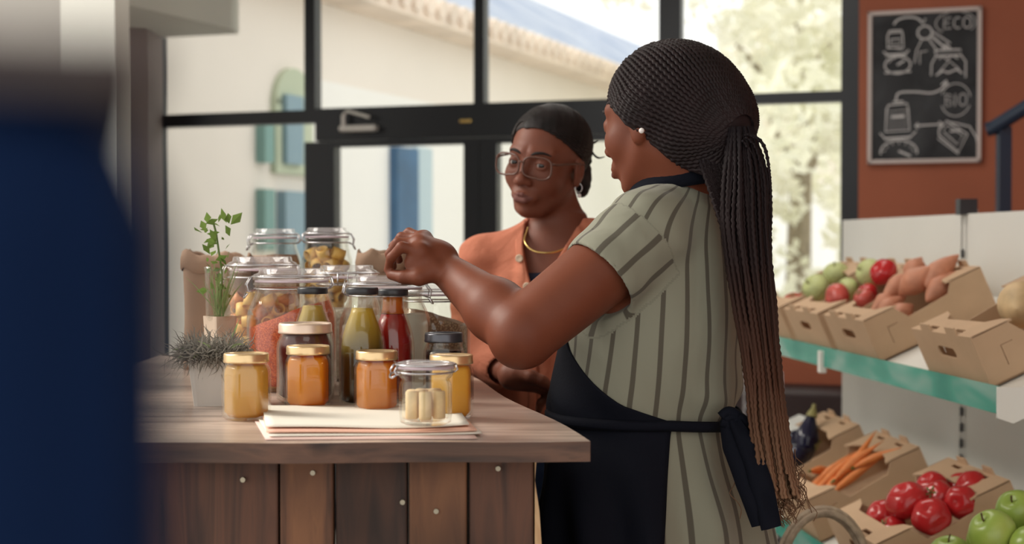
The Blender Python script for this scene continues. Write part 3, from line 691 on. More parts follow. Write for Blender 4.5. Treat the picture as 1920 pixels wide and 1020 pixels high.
# ------------------------------------------------------------------ jars, bottles
def at_counter(px, Y): return Vector(((px-960)/F*Y, Y, CZ))
M['honey_pale'] = liquidmat('honey_pale', (.82,.52,.13), (.72,.42,.08)); M['honey'] = liquidmat('honey_amber', (.95,.40,.015), (.82,.30,.01)); M['honey_or'] = liquidmat('honey_orange', (.85,.34,.05), (.72,.25,.025)); M['honey_y'] = liquidmat('honey_yellow', (.90,.56,.10), (.78,.44,.05))
def hexjar(px, Y, s, liq, label, lid, rz):
    c = at_counter(px, Y); e = empty('honey_jar', label, 'jar', c, (0,0,rz), 'small hexagonal honey jars along the counter front')
    R = .0365*s; H = .097*s
    g = [(.0,.001),(R*.8,.0005,1),(R*.97,.004,1),(R,.010,1),(R,.066*s,1),(R*.97,.073*s,.9),(R*.85,.079*s,.4),(R*.80,.083*s,0),(R*.80,.088*s,0),(R*.76,.088*s,0)]
    gi_ = [(r_[0]-.0022, r_[1]+(.003 if i < 3 else 0)) + tuple(r_[2:]) for i, r_ in enumerate(g) if i > 0][::-1]
    o = MB().lathe(g+gi_[1:]+[(0,.0035)], 48).build('jar_glass', M['glass'], e, True)
    f = [(0,.0045),(R*.8-.004,.0045,1),(R-.0045,.012,1),(R-.0045,.066*s,1),(R*.93-.0035,.073*s,.9),(R*.82-.003,.078*s,.3),(0,.078*s)]
    MB().lathe(f, 48).build('honey', M[liq], e, True)
    L = R*.88; t0 = .082*s
    MB().lathe([(L*.9,t0),(L,t0),(L*1.02,t0+.002),(L,t0+.004),(L,t0+.011),(L*.97,t0+.013),(L*.85,t0+.0132),(L*.83,t0+.0122),(0,t0+.0122)], 40).build('lid', M[lid], e, True)
hexjar(461, 2.035, 1.0, 'honey_pale', 'pale honey jar with cream lid, leftmost of the front row', 'lidgold', .25)
hexjar(577, 2.165, 1.02, 'honey', 'amber honey jar with gold lid, second of the front row', 'lidgold', .35)
hexjar(706, 2.115, .97, 'honey_or', 'orange brown honey jar with gold lid, in front of the green bottle', 'lidgold', .15)
hexjar(846, 2.040, .97, 'honey_y', 'yellow honey jar behind the little clip jar, rightmost of the front row', 'lidgold', .4)
def bottle(px, Y, h, R, c1, fill, label, extra=None, streak=None):
    e = empty('sauce_bottle', label, 'bottle', at_counter(px, Y), group='glass sauce bottles')
    n = .0195; z = h/.186
    P = [(0,.002),(R*.8,.001),(R*.97,.004),(R,.012),(R,.085*z),(R*.99,.098*z),(R*.92,.113*z),(R*.80,.128*z),(n*1.12,.146*z),(n*1.02,.154*z),(n,.162*z),(n,.174*z),(n*1.04,.176*z),(n*1.04,.180*z)]
    gi_ = [(r-.0022, zz+(.004 if i < 2 else 0)) for i, (r, zz) in enumerate(P[1:])][::-1]
    MB().lathe(P+gi_+[(0,.006)], 40).build('bottle_glass', M['glass'], e, True)
    Q = [(0,.007)] + [(r-.0038, zz+(.006 if i < 2 else 0)) for i, (r, zz) in enumerate(P[1:]) if zz <= fill] 
    rr = np.interp(fill, [p[1] for p in P[1:]], [p[0] for p in P[1:]])-.0038
    MB().lathe(Q+[(rr, fill),(0,fill)], 40).build('sauce', M[c1], e, True)
    if extra:
        f2 = .172*z; pr = [(0,fill+.001),(rr,fill+.001)]+[(r-.0038, zz) for r, zz in P[1:] if fill+.002 < zz < f2]+[(n-.0038,f2),(0,f2)]
        MB().lathe(pr, 40).build('sauce_film', M[extra], e, True)
    MB().lathe([(n*1.0,.175*z),(n*1.24,.175*z),(n*1.28,.176*z),(n*1.28,.184*z),(n*1.22,.186*z),(0,.186*z)], 36).build('cap', M['black'], e, True)
def gradliq(name, c1, c2, z0, z1):    # sauce colour runs darker towards the bottom of the bottle
    m, nt, out = nmat(name); tc = nt.nodes.new('ShaderNodeTexCoord'); sp_ = nt.nodes.new('ShaderNodeSeparateXYZ'); nt.links.new(tc.outputs['Object'], sp_.inputs[0])
    mr = nt.nodes.new('ShaderNodeMapRange'); mr.inputs[1].default_value = z0; mr.inputs[2].default_value = z1; nt.links.new(sp_.outputs[2], mr.inputs[0])
    r = ramp(nt, mr.outputs[0], [(0, c1), (1, c2)]); b = principled(nt, c1, .3); t = nt.nodes.new('ShaderNodeBsdfTranslucent')
    nt.links.new(r.outputs[0], b.inputs['Base Color']); nt.links.new(r.outputs[0], t.inputs[0]); x = nt.nodes.new('ShaderNodeMixShader'); x.inputs[0].default_value = .4
    nt.links.new(b.outputs[0], x.inputs[1]); nt.links.new(t.outputs[0], x.inputs[2]); nt.links.new(x.outputs[0], out.inputs[0]); return m
M['pesto'] = gradliq('green_sauce', (.050,.028,.008), (.72,.50,.06), .075, .155); M['pesto2'] = gradliq('yellow_sauce', (.35,.24,.06), (.68,.50,.12), .09, .150)
M['redsauce'] = liquidmat('red_sauce', (.33,.012,.012), (.42,.03,.02), .35); M['redfilm'] = liquidmat('red_orange_film', (.60,.05,.012), (.75,.38,.04), .6)
bottle(586, 2.340, .180, .035, 'pesto2', .150, 'yellow green sauce bottle behind the wide dark red jar')
bottle(679, 2.200, .184, .0362, 'pesto', .152, 'olive green sauce bottle left of the red bottle')
bottle(736, 2.258, .180, .0345, 'redsauce', .140, 'red tomato sauce bottle with black cap', 'redfilm')
# wide jar with dark red preserve
M['plum'] = liquidmat('dark_red_preserve', (.13,.018,.016), (.22,.03,.02), .4)
def plainjar(px, Y, R, h, liq, fill, lid, label, name='preserve_jar'):
    e = empty(name, label, 'jar', at_counter(px, Y))
    P = [(0,.002),(R*.85,.001),(R,.006),(R,h*.68),(R*.98,h*.75),(R*.88,h*.83),(R*.84,h*.87),(R*.84,h*.95)]
    gi_ = [(r-.0025, zz+(.004 if i < 2 else 0)) for i, (r, zz) in enumerate(P[1:])][::-1]
    MB().lathe(P+gi_+[(0,.006)], 48).build('jar_glass', M['glass'], e, True)
    Q = [(0,.0075)] + [(r-.0042, zz+(.0065 if i < 2 else 0)) for i, (r, zz) in enumerate(P[1:]) if zz <= fill]
    MB().lathe(Q+[(0,Q[-1][1])], 48).build('preserve', M[liq], e, True)
    L = R*.93; t0 = h*.87
    MB().lathe([(L*.9,t0),(L,t0),(L*1.02,t0+.002),(L,t0+.004),(L,h-.003),(L*.96,h),(L*.86,h),(L*.84,h-.0015),(0,h-.0015)], 48).build('lid', M[lid], e, True)
    return e
plainjar(572, 2.262, .0455, .126, 'plum', .110, 'lidcream', 'wide jar of dark red preserve with cream lid, behind the amber honey')
M['darkp'] = liquidmat('black_preserve', (.03,.02,.018), None, .1); M['dlid'] = mat('dark_grey_lid', (.10,.10,.115), .3, .6)
plainjar(832, 2.235, .0325, .112, 'darkp', .090, 'dlid', 'small dark jar with grey black lid behind the yellow honey')
# clip top jars
def clipjar(c, R, r, h, label, rz=0, stuff=None, lidh=.016):
    e = empty('clip_top_jar', label, 'jar', c, (0,0,rz), 'glass clip top jars')
    P = [(0,.003),(R*.8,.001),(R*.97,.004),(R,.014),(R,h*.56),(R*.98,h*.64),(R*.90,h*.72),(r*1.02,h*.79),(r,h*.82),(r,h*.86),(r*1.06,h*.865),(r*1.06,h*.88),(r,h*.885)]
    gi_ = [(q-.0030, zz+(.005 if i < 2 else 0)) for i, (q, zz) in enumerate(P[1:])][::-1]
    MB().lathe(P+gi_+[(0,.008)], 56).build('jar_glass', M['glass'], e, True)
    z = h*.885
    MB().lathe([(r*.80,z+.0005),(r*1.02,z+.0005),(r*1.02,z+.004),(r*.80,z+.004)], 48).build('rubber_seal', M['seal'], e, True)
    z += .0045; T = h-z
    MB().lathe([(0,z+T*.1),(r*.9,z),(r*1.07,z),(r*1.08,z+T*.35),(r*1.04,z+T*.5),(r*.92,z+T*.62),(r*.90,z+T*.95),(r*.86,z+T),(r*.80,z+T*.9),(r*.78,z+T*.55),(0,z+T*.5)], 48).build('glass_lid', M['glass2'], e, True)
    mb = MB(); cir = lambda q, zz: [(q*math.cos(a), q*math.sin(a), zz) for a in [k*2*PI/36 for k in range(36)]]
    mb.tube(cir(r*1.10, z+T*.28), .0014, 6, None, True); mb.tube(cir(r*1.04, h*.835), .0014, 6, None, True)
    for s in (-1, 1):
        mb.tube([(r*1.04*.99,s*.012,h*.835),(r*1.22,s*.012,h*.81),(r*1.26,s*.011,h*.87),(r*1.12,s*.010,z+T*.3)], .0014, 6)
        mb.tube([(-r*1.04,s*.010,h*.835),(-r*1.16,s*.009,h*.86),(-r*1.10,s*.009,z+T*.3)], .0014, 6)
    mb.tube([(r*1.24,-.012,h*.80),(r*1.32,-.006,h*.76),(r*1.32,.006,h*.76),(r*1.24,.012,h*.80)], .0014, 6)
    mb.build('wire_clasp', M['wire'], e, True)
    return e
def fillstuff(c, R, h, z1, slope, mt, label, cat, name, seed=0, rz=0, kind='stuff'):
    """loose fill seen through the glass, its surface sloping"""
    V = []; Fc = []; n = 40; rows = 8; q = R-.0045
    zs_ = [.010, .018] + [None]*rows
    def top(x, y): return z1 + slope*x/q + .003*math.sin(40*x+seed)*math.cos(37*y)
    for i in range(rows):
        for k in range(n):
            a = 2*PI*k/n; f = i/(rows-1); x, y = math.cos(a), math.sin(a)
            hz = .010+(top(q*x, q*y)-.010)*f
            lim = q*min(1, np.interp(hz, [0, h*.62, h*.72, h*.80], [1, 1, .90, .80])) if i > 0 else q*.9
            V.append((lim*x, lim*y, hz))
    for j in (.75, .5, .25):
        for k in range(n):
            a = 2*PI*k/n; x, y = q*j*math.cos(a), q*j*math.sin(a); V.append((x, y, top(x, y)+.006*(1-j)))
    V.append((0,0,top(0,0)+.006)); R_ = rows+3
    for i in range(R_-1):
        for k in range(n): Fc.append((i*n+k, i*n+(k+1) % n, (i+1)*n+(k+1) % n, (i+1)*n+k))
    for k in range(n): Fc.append(((R_-1)*n+k, (R_-1)*n+(k+1) % n, R_*n))
    Fc.append(tuple(range(n-1, -1, -1)))
    o = mobj(name, V, Fc, mt, None, True, c, (0,0,rz)); return tag(o, label, cat, None, kind)
lent = grainmat('red_lentil', (.85,.20,.06), (.55,.08,.03), 330); beans = grainmat('brown_grain', (.52,.34,.22), (.25,.13,.08), 260)
flour = liquidmat('flour', (.92,.90,.84), None, .4, .9); pinkb = grainmat('pink_bean', (.60,.42,.33), (.34,.20,.15), 200)
cream = grainmat('white_bean', (.75,.70,.60), (.55,.48,.38), 180); pastam = mat('dry_pasta', (.80,.50,.14), .5, var=.1, vs=30); pastao = mat('mixed_pasta', (.55,.20,.06), .5, var=.5, vs=40)
cA = at_counter(547, 2.462); clipjar(cA, .0775, .062, .209, 'big clip top jar of red lentils behind the wide red jar', PI+.3)
fillstuff(cA, .0775, .209, .130, .024, lent, 'orange red lentils heaped on a slope in their jar', 'lentils', 'red_lentils')
cB = at_counter(722, 2.415); clipjar(cB, .0775, .062, .197, 'big clip top jar of flour under the reaching hand', .25)
fillstuff(cB, .0775, .197, .125, .010, flour, 'white flour in the jar behind the red sauce', 'flour', 'flour', 2)
cC = at_counter(492, 2.640); clipjar(cC, .070, .060, .228, 'clip top jar of mixed pasta, half behind the red lentil jar', PI)
cD = at_counter(812, 2.540); clipjar(cD, .066, .052, .180, 'clip top jar of brown grains under the forearm', .1)
fillstuff(cD, .066, .180, .122, -.014, beans, 'brown grains in the jar beside the flour', 'grain', 'brown_grains', 3)
cE = at_counter(650, 2.640); clipjar(cE, .062, .054, .212, 'clip top jar of white beans between the lentils and the flour', PI/2)
fillstuff(cE, .062, .212, .130, .0, cream, 'white beans in the jar behind the green bottle', 'beans', 'white_beans', 4)
# loose pasta pieces in the jar of mixed pasta
g = np.random.RandomState(4)
def pasta(c, x, y, z, mt, label, r=.011, L=.026, cat='pasta', group='pasta pieces in the clip top jars'):
    mb = MB(); P = [(r,-L/2),(r*1.02,0),(r,L/2),(r-.0018,L/2),(r-.0018,-L/2),(r,-L/2)]; V, Fc = [], []
    n = 16
    for (q, zz) in P[:-1]:
        for k in range(n): a = 2*PI*k/n; V.append((q*math.cos(a), q*math.sin(a), zz))
    m_ = len(P)-1
    for i in range(m_):
        for k in range(n): Fc.append((i*n+k, i*n+(k+1) % n, ((i+1) % m_)*n+(k+1) % n, ((i+1) % m_)*n+k))
    o = mobj('pasta', V, Fc, mt, None, True, Vector(c)+Vector((x, y, z)), (g.rand()*3, g.rand()*3, g.rand()*3)); return tag(o, label, cat, group)
first = None
for i in range(64):
    lay = i//8; a = (i % 8)*.785+lay*.4; rr = .047 if i % 8 else .012
    mt = pastam if i % 3 else pastao
    lb = ('pale' if i % 3 else 'dark orange')+' tube pasta inside the jar of mixed pasta behind the lentils'
    if i < 2: 
        o = pasta(cC, rr*math.cos(a), rr*math.sin(a), .018+lay*.0185, mt, lb); 
        if i == 0: pd = o
        else: pl = o
    else:
        src = pl if i % 3 else pd
        o = src.copy(); link(o); o.location = Vector(cC)+Vector((rr*math.cos(a), rr*math.sin(a), .018+lay*.0185)); o.rotation_euler = (g.rand()*3, g.rand()*3, g.rand()*3)
# back row on a riser
rz0 = CZ+.100
ris = empty('wooden_riser', 'low wooden riser box under the back row of jars', 'riser', (-.40, 2.93, CZ))
MB().box((-.155,-.075,.088),(.12,.075,.100), None, .002).build('riser_top', M['plank2'], ris)
MB().box((-.15,-.07,0),(-.138,.07,.088)).build('side_board', M['plank2'], ris); MB().box((.103,-.07,0),(.115,.07,.088)).build('side_board', M['plank2'], ris)
MB().box((-.138,-.068,0),(.103,-.058,.088)).build('front_board', M['plank2'], ris)
def bk(px, Y): v_ = at_counter(px, Y); v_.z = rz0+.001; return v_
cF = bk(516, 2.93); clipjar(cF, .0545, .044, .182, 'clip top jar of pinkish beans, left one of the raised back row', PI)
fillstuff(cF, .0545, .182, .127, .0, pinkb, 'pinkish brown beans in the left jar of the back row', 'beans', 'pink_beans', 5)
cG = bk(613, 2.93); clipjar(cG, .0530, .044, .184, 'clip top jar of large pasta shells, right one of the raised back row', .2)
src = None
for i in range(34):
    lay = i//6; a = (i % 6)*1.047+lay*.5; rr = .031 if i % 6 else .006
    z = .020+lay*.022
    if src is None: o = src = pasta(cG, rr*math.cos(a), rr*math.sin(a), z, pastam, 'large golden pasta tube in the right jar of the back row', .0125, .026, 'pasta', 'large pasta tubes in the back row jar')
    else:
        o = src.copy(); link(o); o.location = Vector(cG)+Vector((rr*math.cos(a), rr*math.sin(a), z)); o.rotation_euler = (g.rand()*3, g.rand()*3, g.rand()*3)
# ------------------------------------------------------------------ papers, little clip jar with biscuits
pf = empty('paper_stack', 'stack of white and pink papers under the little clip jar', 'papers', S(690, 800, CZ))
pi_ = Matrix.Translation(pf.location).inverted()
def sheet(corners, z, name, mt, curl=.0, th=.0012):
    c4 = [S(*c, CZ) for c in corners]; V = []; n = 22; m_ = 8
    for k in (0, 1):
        for i in range(n+1):
            for j in range(m_+1):
                u, v_ = i/n, j/m_
                p = (c4[0]*(1-u)+c4[1]*u)*(1-v_)+(c4[3]*(1-u)+c4[2]*u)*v_
                zz = CZ+z+curl*(math.sin(u*7+v_*2)*.5+.5)*(1-v_)*.7+curl*.5*abs(2*u-1)**3
                V.append(pi_ @ Vector((p.x, p.y, zz+th*k)))
    N = (n+1)*(m_+1); Fc = []
    id_ = lambda i, j: i*(m_+1)+j
    for i in range(n):
        for j in range(m_):
            a, b_, c_, d_ = id_(i,j), id_(i+1,j), id_(i+1,j+1), id_(i,j+1); Fc += [(d_,c_,b_,a), (a+N,b_+N,c_+N,d_+N)]
    for i in range(n): Fc += [(id_(i,0),id_(i+1,0),id_(i+1,0)+N,id_(i,0)+N), (id_(i+1,m_),id_(i,m_),id_(i,m_)+N,id_(i+1,m_)+N)]
    for j in range(m_): Fc += [(id_(0,j+1),id_(0,j),id_(0,j)+N,id_(0,j+1)+N), (id_(n,j),id_(n,j+1),id_(n,j+1)+N,id_(n,j)+N)]
    return mobj(name, V, Fc, mt, pf, True)
pap = mat('white_paper', (.80,.77,.68), .8); pink = mat('pink_paper', (.85,.50,.38), .8); pink2 = mat('pale_pink_paper', (.80,.58,.52), .8)
sheet([(498,826),(895,824),(862,786),(478,792)], .0006, 'sheet', pink2)
sheet([(505,823),(905,818),(860,782),(484,790)], .0022, 'sheet', pap, .001)
sheet([(500,820),(895,817),(850,770),(490,778)], .0046, 'sheet', pink, .002)
sheet([(498,815),(880,812),(850,764),(492,772)], .0068, 'sheet', pap, .004)
cS = S(798, 800, CZ+.0115); cS.z = CZ+.0145
clipjar(cS, .0345, .0355, .083, 'little clip top jar of pale biscuits standing on the papers', PI+.35)
bis = mat('pale_biscuit', (.82,.62,.36), .7, var=.12, vs=60, bmp=.3, bs=100)
bs = None
for i, (x, y, z, rx, rz_) in enumerate([(-.017,-.012,.027,0,0),(.001,-.022,.027,0,.2),(.018,-.010,.027,0,.5),(-.006,.002,.028,.1,.3),(.012,.010,.028,0,.9),(-.018,.012,.026,.1,.4),(.000,.022,.026,0,1.2)]):
    if bs is None:
        mb = MB(); mb.lathe([(0,-.018),(.0075,-.018),(.0085,-.0165),(.0085,.0165),(.0075,.018),(0,.018)], 16); bs = o = mb.build('biscuit', bis, None, True)
    else: o = bs.copy(); link(o)
    o.location = cS+Vector((x,y,z)); o.rotation_euler = (rx,0,rz_); tag(o, 'pale round biscuit stick standing in the little clip jar', 'biscuit', 'biscuit sticks in the little clip jar')
# ------------------------------------------------------------------ plants
potm = mat('white_ceramic', (.62,.59,.55), .5); potb = mat('tan_pot', (.55,.43,.33), .7)
soil = mat('soil', (.06,.04,.03), .9)
def sqpot(parent, w0, w1, h, mt):
    prof = [(w0*.5,0,1),(w0*.5,.002,1),(w1*.5,h,1),(w1*.46,h,1),(w1*.46,h-.006,1),(w0*.40,.006,1)]
    MB().lathe(prof, 48, None, 4).build('pot', mt, parent, False)
    MB().lathe([(0,h-.012),(w1*.44,h-.012,1),(w1*.44,h-.008,1),(0,h-.007)], 48, None, 4).build('soil', soil, parent)
lav = empty('potted_lavender', 'bushy grey green herb in a square white pot', 'plant', at_counter(397, 2.225), (0,0,PI/4+.12))
sqpot(lav, .062*1.2, .080*1.25, .078, potm)
gg = np.random.RandomState(11)
def fronds(n, base_r, L, spread, z0, w, mt, parent, name, droop=.3, seg=5, curl=.12):
    V = []; Fc = []
    for i in range(n):
        a = gg.rand()*6.28; r0 = base_r*gg.rand()**.5; p = np.array([r0*math.cos(a), r0*math.sin(a), z0]); d = np.array([math.cos(a)*spread*gg.rand()+.2*gg.randn(), math.sin(a)*spread*gg.rand()+.2*gg.randn(), .9]); d /= np.linalg.norm(d)
        ll = L*(.5+.5*gg.rand()); side = np.cross(d, gg.randn(3)); side /= np.linalg.norm(side); ww = w*(.6+.6*gg.rand())
        pts = []
        for k in range(seg+1): pts.append(p.copy()); p = p + d*ll/seg; d = d + np.array([0,0,-droop/seg])+curl*gg.randn(3); d /= np.linalg.norm(d)
        n0 = len(V)
        for k, q in enumerate(pts):
            t = k/seg; wd = ww*(math.sin(PI*min(1, t*.9+.1))+.05); V += [q-side*wd, q+side*wd]
        for k in range(seg): Fc.append((n0+2*k, n0+2*k+1, n0+2*k+3, n0+2*k+2))
    return mobj(name, V, Fc, mt, parent, True)
gl1 = leafmat('grey_leaf', (.14,.13,.11), (.44,.41,.36)); gl2 = leafmat('green_leaf', (.16,.24,.08), (.36,.44,.22))
fronds(1100, .038, .072, .9, .066, .0015, gl1, lav, 'foliage', 1.5, 8, .34)
fronds(9, .03, .080, 1.2, .066, .0032, gl2, lav, 'long_leaves', 1.4)
sh_ = empty('potted_pea_shoots', 'tall green pea shoots in a glass set in a tan pot', 'plant', at_counter(412, 2.44))
sqpot(sh_, .044, .060, .128, potb)
MB().lathe([(.020,.118),(.0235,.125),(.025,.205),(.027,.212),(.025,.212),(.023,.205),(.0215,.125),(.018,.12)], 32).build('glass', M['glass'], sh_, True)
fronds(30, .012, .12, .04, .122, .0011, gl2, sh_, 'stems', .0, 6)
V = []; Fc = []
for i in range(44):
    z = .165+.128*gg.rand(); a = gg.rand()*6.28; r_ = .012+.014*gg.rand(); c = np.array([r_*math.cos(a)+(-.004 if z > .25 else 0), r_*math.sin(a), z]); s_ = .005+.007*gg.rand()*(1.4 if z > .26 else 1)
    u = gg.randn(3); u /= np.linalg.norm(u); q = np.cross(u, gg.randn(3)); q /= np.linalg.norm(q); k = len(V); nn = np.cross(u, q)*s_*.3
    V += [c, c+u*s_+q*s_*.6, c+u*s_*2+nn, c+u*s_-q*s_*.6]; Fc += [(k,k+1,k+2),(k,k+2,k+3)]
mobj('leaves', V, Fc, leafmat('shoot_leaf', (.08,.15,.03), (.26,.36,.10)), sh_)
MB().tube([(0,0,.12),(.004,0,.2),(-.006,0,.27),(-.012,0,.293)], .0018, 6).build('main_stem', gl2, sh_)
# kraft paper bags at the back of the counter
def bag(x0, x1, Y, h, label, seed, tilt=0, dpt=.10):
    xa, xb = (x0-960)/F*Y, (x1-960)/F*Y; c = Vector(((xa+xb)/2, Y+dpt/2, CZ)); hw = (xb-xa)/2
    e = empty('paper_bag', label, 'bag', c); g2 = np.random.RandomState(seed); V = []; n = 48; rows = 16
    def ring(z, grow, wob, inset=0):
        for k in range(n):
            a = 2*PI*k/n; ca, sa = math.cos(a), math.sin(a); p_ = 5
            q = (abs(ca)**p_+abs(sa)**p_)**(-1/p_); wv = wob*(math.sin(5*a+seed)+.6*math.sin(11*a+seed*2))
            V.append(((hw*grow-inset)*q*ca, (dpt/2*grow-inset)*q*sa, z+wv+tilt*ca*z/h))
    for i in range(rows): t = i/(rows-1); ring(h*t*.93, 1+.02*math.sin(7*t+seed), .004*t)
    Fc = [(i*n+k, i*n+(k+1) % n, (i+1)*n+(k+1) % n, (i+1)*n+k) for i in range(rows-1) for k in range(n)]+[tuple(range(n-1,-1,-1))]
    mobj('bag_body', V, Fc, M['kraft'], e, True)
    V = []
    for (z, gr, ins) in [(h*.84,1.05,0),(h*.86,1.10,0),(h*.93,1.10,0),(h*.99,1.05,0),(h,.97,0),(h*.97,.93,0),(h*.86,.93,0)]: ring(z, gr, .005, ins)
    Fc = [(i*n+k, i*n+(k+1) % n, (i+1)*n+(k+1) % n, (i+1)*n+k) for i in range(6) for k in range(n)]
    mobj('rolled_rim', V, Fc, M['kraft'], e, True)
bag(338, 458, 2.83, .232, 'brown kraft paper bag with rolled rim behind the pea shoots', 1, -.004, .11)
bag(668, 760, 2.86, .236, 'pale kraft paper bag behind the reaching hand', 5, .0, .10)
# ================================================================== PEOPLE
class Grid:
    def __init__(s, xs, ys, zs):
        s.xs, s.ys, s.zs = [np.asarray(a, np.float32) for a in (xs, ys, zs)]
        s.D = np.full((len(xs), len(ys), len(zs)), 1.0, np.float32)
    def win(s, lo, hi):
        sl = []
        for a, l, h in zip((s.xs, s.ys, s.zs), lo, hi):
            i = max(0, int(np.searchsorted(a, l))-1); j = min(len(a), int(np.searchsorted(a, h))+1); sl.append(slice(i, max(j, i)))
        return tuple(sl)
    def co(s, sl): return s.xs[sl[0]][:,None,None], s.ys[sl[1]][None,:,None], s.zs[sl[2]][None,None,:]
    def add(s, fn, lo, hi, k=.012):
        sl = s.win([a-.02-k for a in lo], [a+.02+k for a in hi])
        if s.D[sl].size == 0: return
        d = fn(*s.co(sl)).astype(np.float32); s.D[sl] = smin(s.D[sl], d, k)
    def sub(s, fn, lo, hi, k=.003):
        sl = s.win([a-.02 for a in lo], [a+.02 for a in hi])
        if s.D[sl].size == 0: return
        d = fn(*s.co(sl)).astype(np.float32); s.D[sl] = -smin(-s.D[sl], d, k)
    def cap(s, a, b, ra, rb, k=.012, subtract=False):
        a = np.array(a, float); b = np.array(b, float); r = max(ra, rb)
        f = lambda X, Y, Z: capsule(X, Y, Z, a, b, ra, rb)
        lo = np.minimum(a, b)-r; hi = np.maximum(a, b)+r
        (s.sub if subtract else s.add)(f, lo, hi, k)
    def ell(s, c, r, R=None, k=.012, subtract=False):
        c = np.array(c, float); m_ = max(r); R = np.eye(3) if R is None else R
        f = lambda X, Y, Z: ellip(X, Y, Z, c, r, R)
        (s.sub if subtract else s.add)(f, c-m_, c+m_, k)
def smin(a, b, k):
    h = np.clip(.5+.5*(b-a)/k, 0, 1); return b*(1-h)+a*h-k*h*(1-h)
def capsule(X, Y, Z, a, b, ra, rb):
    d = b-a; L = float(d @ d)+1e-12
    t = np.clip(((X-a[0])*d[0]+(Y-a[1])*d[1]+(Z-a[2])*d[2])/L, 0, 1)
    return np.sqrt((X-a[0]-t*d[0])**2+(Y-a[1]-t*d[1])**2+(Z-a[2]-t*d[2])**2)-(ra+(rb-ra)*t)
def ellip(X, Y, Z, c, r, R):
    x, y, z = X-c[0], Y-c[1], Z-c[2]
    u = (x*R[0][0]+y*R[0][1]+z*R[0][2])/r[0]; v = (x*R[1][0]+y*R[1][1]+z*R[1][2])/r[1]; w_ = (x*R[2][0]+y*R[2][1]+z*R[2][2])/r[2]
    k0 = np.sqrt(u*u+v*v+w_*w_); k1 = np.sqrt((u/r[0])**2+(v/r[1])**2+(w_/r[2])**2)+1e-9
    return k0*(k0-1)/k1
def nets(G):
    """surface nets: one vertex per cell the surface crosses"""
    D = G.D; S_ = D < 0; nx, ny, nz = D.shape
    cnt = np.zeros((nx-1, ny-1, nz-1), np.int8)
    cor = [(i, j, k) for i in (0,1) for j in (0,1) for k in (0,1)]
    for i, j, k in cor: cnt += S_[i:nx-1+i, j:ny-1+j, k:nz-1+k]
    act = (cnt > 0) & (cnt < 8); I = np.argwhere(act); del cnt
    vid = np.full(act.shape, -1, np.int32); vid[act] = np.arange(len(I))
    acc = np.zeros((len(I), 3)); num = np.zeros(len(I))
    A = (G.xs, G.ys, G.zs)
    for ax in range(3):
        o = [a for a in range(3) if a != ax]
        for p in (0,1):
            for q in (0,1):
                c0 = I.copy(); c0[:, o[0]] += p; c0[:, o[1]] += q; c1 = c0.copy(); c1[:, ax] += 1
                d0 = D[tuple(c0.T)]; d1 = D[tuple(c1.T)]; m_ = (d0 < 0) != (d1 < 0)
                t = np.where(m_, d0/np.where(m_, d0-d1, 1), 0)
                P0 = np.stack([A[a][c0[:, a]] for a in range(3)], 1); P1 = np.stack([A[a][c1[:, a]] for a in range(3)], 1)
                acc += (P0+(P1-P0)*t[:, None])*m_[:, None]; num += m_
    V = acc/np.maximum(num, 1)[:, None]; Fq = []
    for ax in range(3):
        a, b = [(1,2),(2,0),(0,1)][ax]
        sl0 = [slice(None)]*3; sl1 = [slice(None)]*3; sl0[ax] = slice(0, -1); sl1[ax] = slice(1, None)
        E = S_[tuple(sl0)] != S_[tuple(sl1)]
        e = np.argwhere(E); ok = (e[:, a] > 0) & (e[:, b] > 0) & (e[:, a] < D.shape[a]-1) & (e[:, b] < D.shape[b]-1); e = e[ok]
        q = []
        for da, db in ((-1,-1),(0,-1),(0,0),(-1,0)):
            c = e.copy(); c[:, a] += da; c[:, b] += db; q.append(vid[tuple(c.T)])
        q = np.stack(q, 1); inside = S_[tuple(e.T)]
        q[~inside] = q[~inside][:, ::-1]; Fq.append(q)
    Fq = np.concatenate(Fq); Fq = Fq[(Fq >= 0).all(1)]
    return V, Fq
def relax(V, Fq, it=2, lam=.5):
    n = len(V)
    for _ in range(it):
        acc = np.zeros_like(V); c = np.zeros(n)
        for i in range(4):
            a = Fq[:, i]
            for b in (Fq[:, (i+1) % 4], Fq[:, (i+3) % 4]):
                for d in range(3): acc[:, d] += np.bincount(a, V[b, d], n)
                c += np.bincount(a, minlength=n)
        V = V+lam*(acc/np.maximum(c, 1)[:, None]-V)
    return V
def npmesh(name, V, Fq, mats, parent=None, attrs=None, midx=None):
    me = bpy.data.meshes.new(name); n, m_ = len(V), len(Fq); w_ = Fq.shape[1]
    me.vertices.add(n); me.vertices.foreach_set('co', np.asarray(V, np.float32).ravel())
    me.loops.add(m_*w_); me.loops.foreach_set('vertex_index', Fq.astype(np.int32).ravel())
    me.polygons.add(m_); me.polygons.foreach_set('loop_start', np.arange(0, m_*w_, w_, dtype=np.int32)); me.polygons.foreach_set('loop_total', np.full(m_, w_, np.int32))
    if midx is not None: me.polygons.foreach_set('material_index', midx.astype(np.int32))
    me.update(calc_edges=True); me.shade_smooth()
    for k, a in (attrs or {}).items():
        at = me.attributes.new(k, 'FLOAT', 'POINT'); at.data.foreach_set('value', np.asarray(a, np.float32))
    for m__ in mats: me.materials.append(m__)
    o = bpy.data.objects.new(name, me); link(o); setp(o, parent); return o
def smooth1(z, v, zq, s=.022):
    zz = np.linspace(z[0]-.05, z[-1]+.05, 500); vv = np.interp(zz, z, v); h = int(s/(zz[1]-zz[0])*2)
    k = np.hanning(2*h+3); k /= k.sum(); vp = np.pad(vv, h+1, mode='edge'); vs = np.convolve(vp, k, 'valid'); return np.interp(zq, zz, vs)
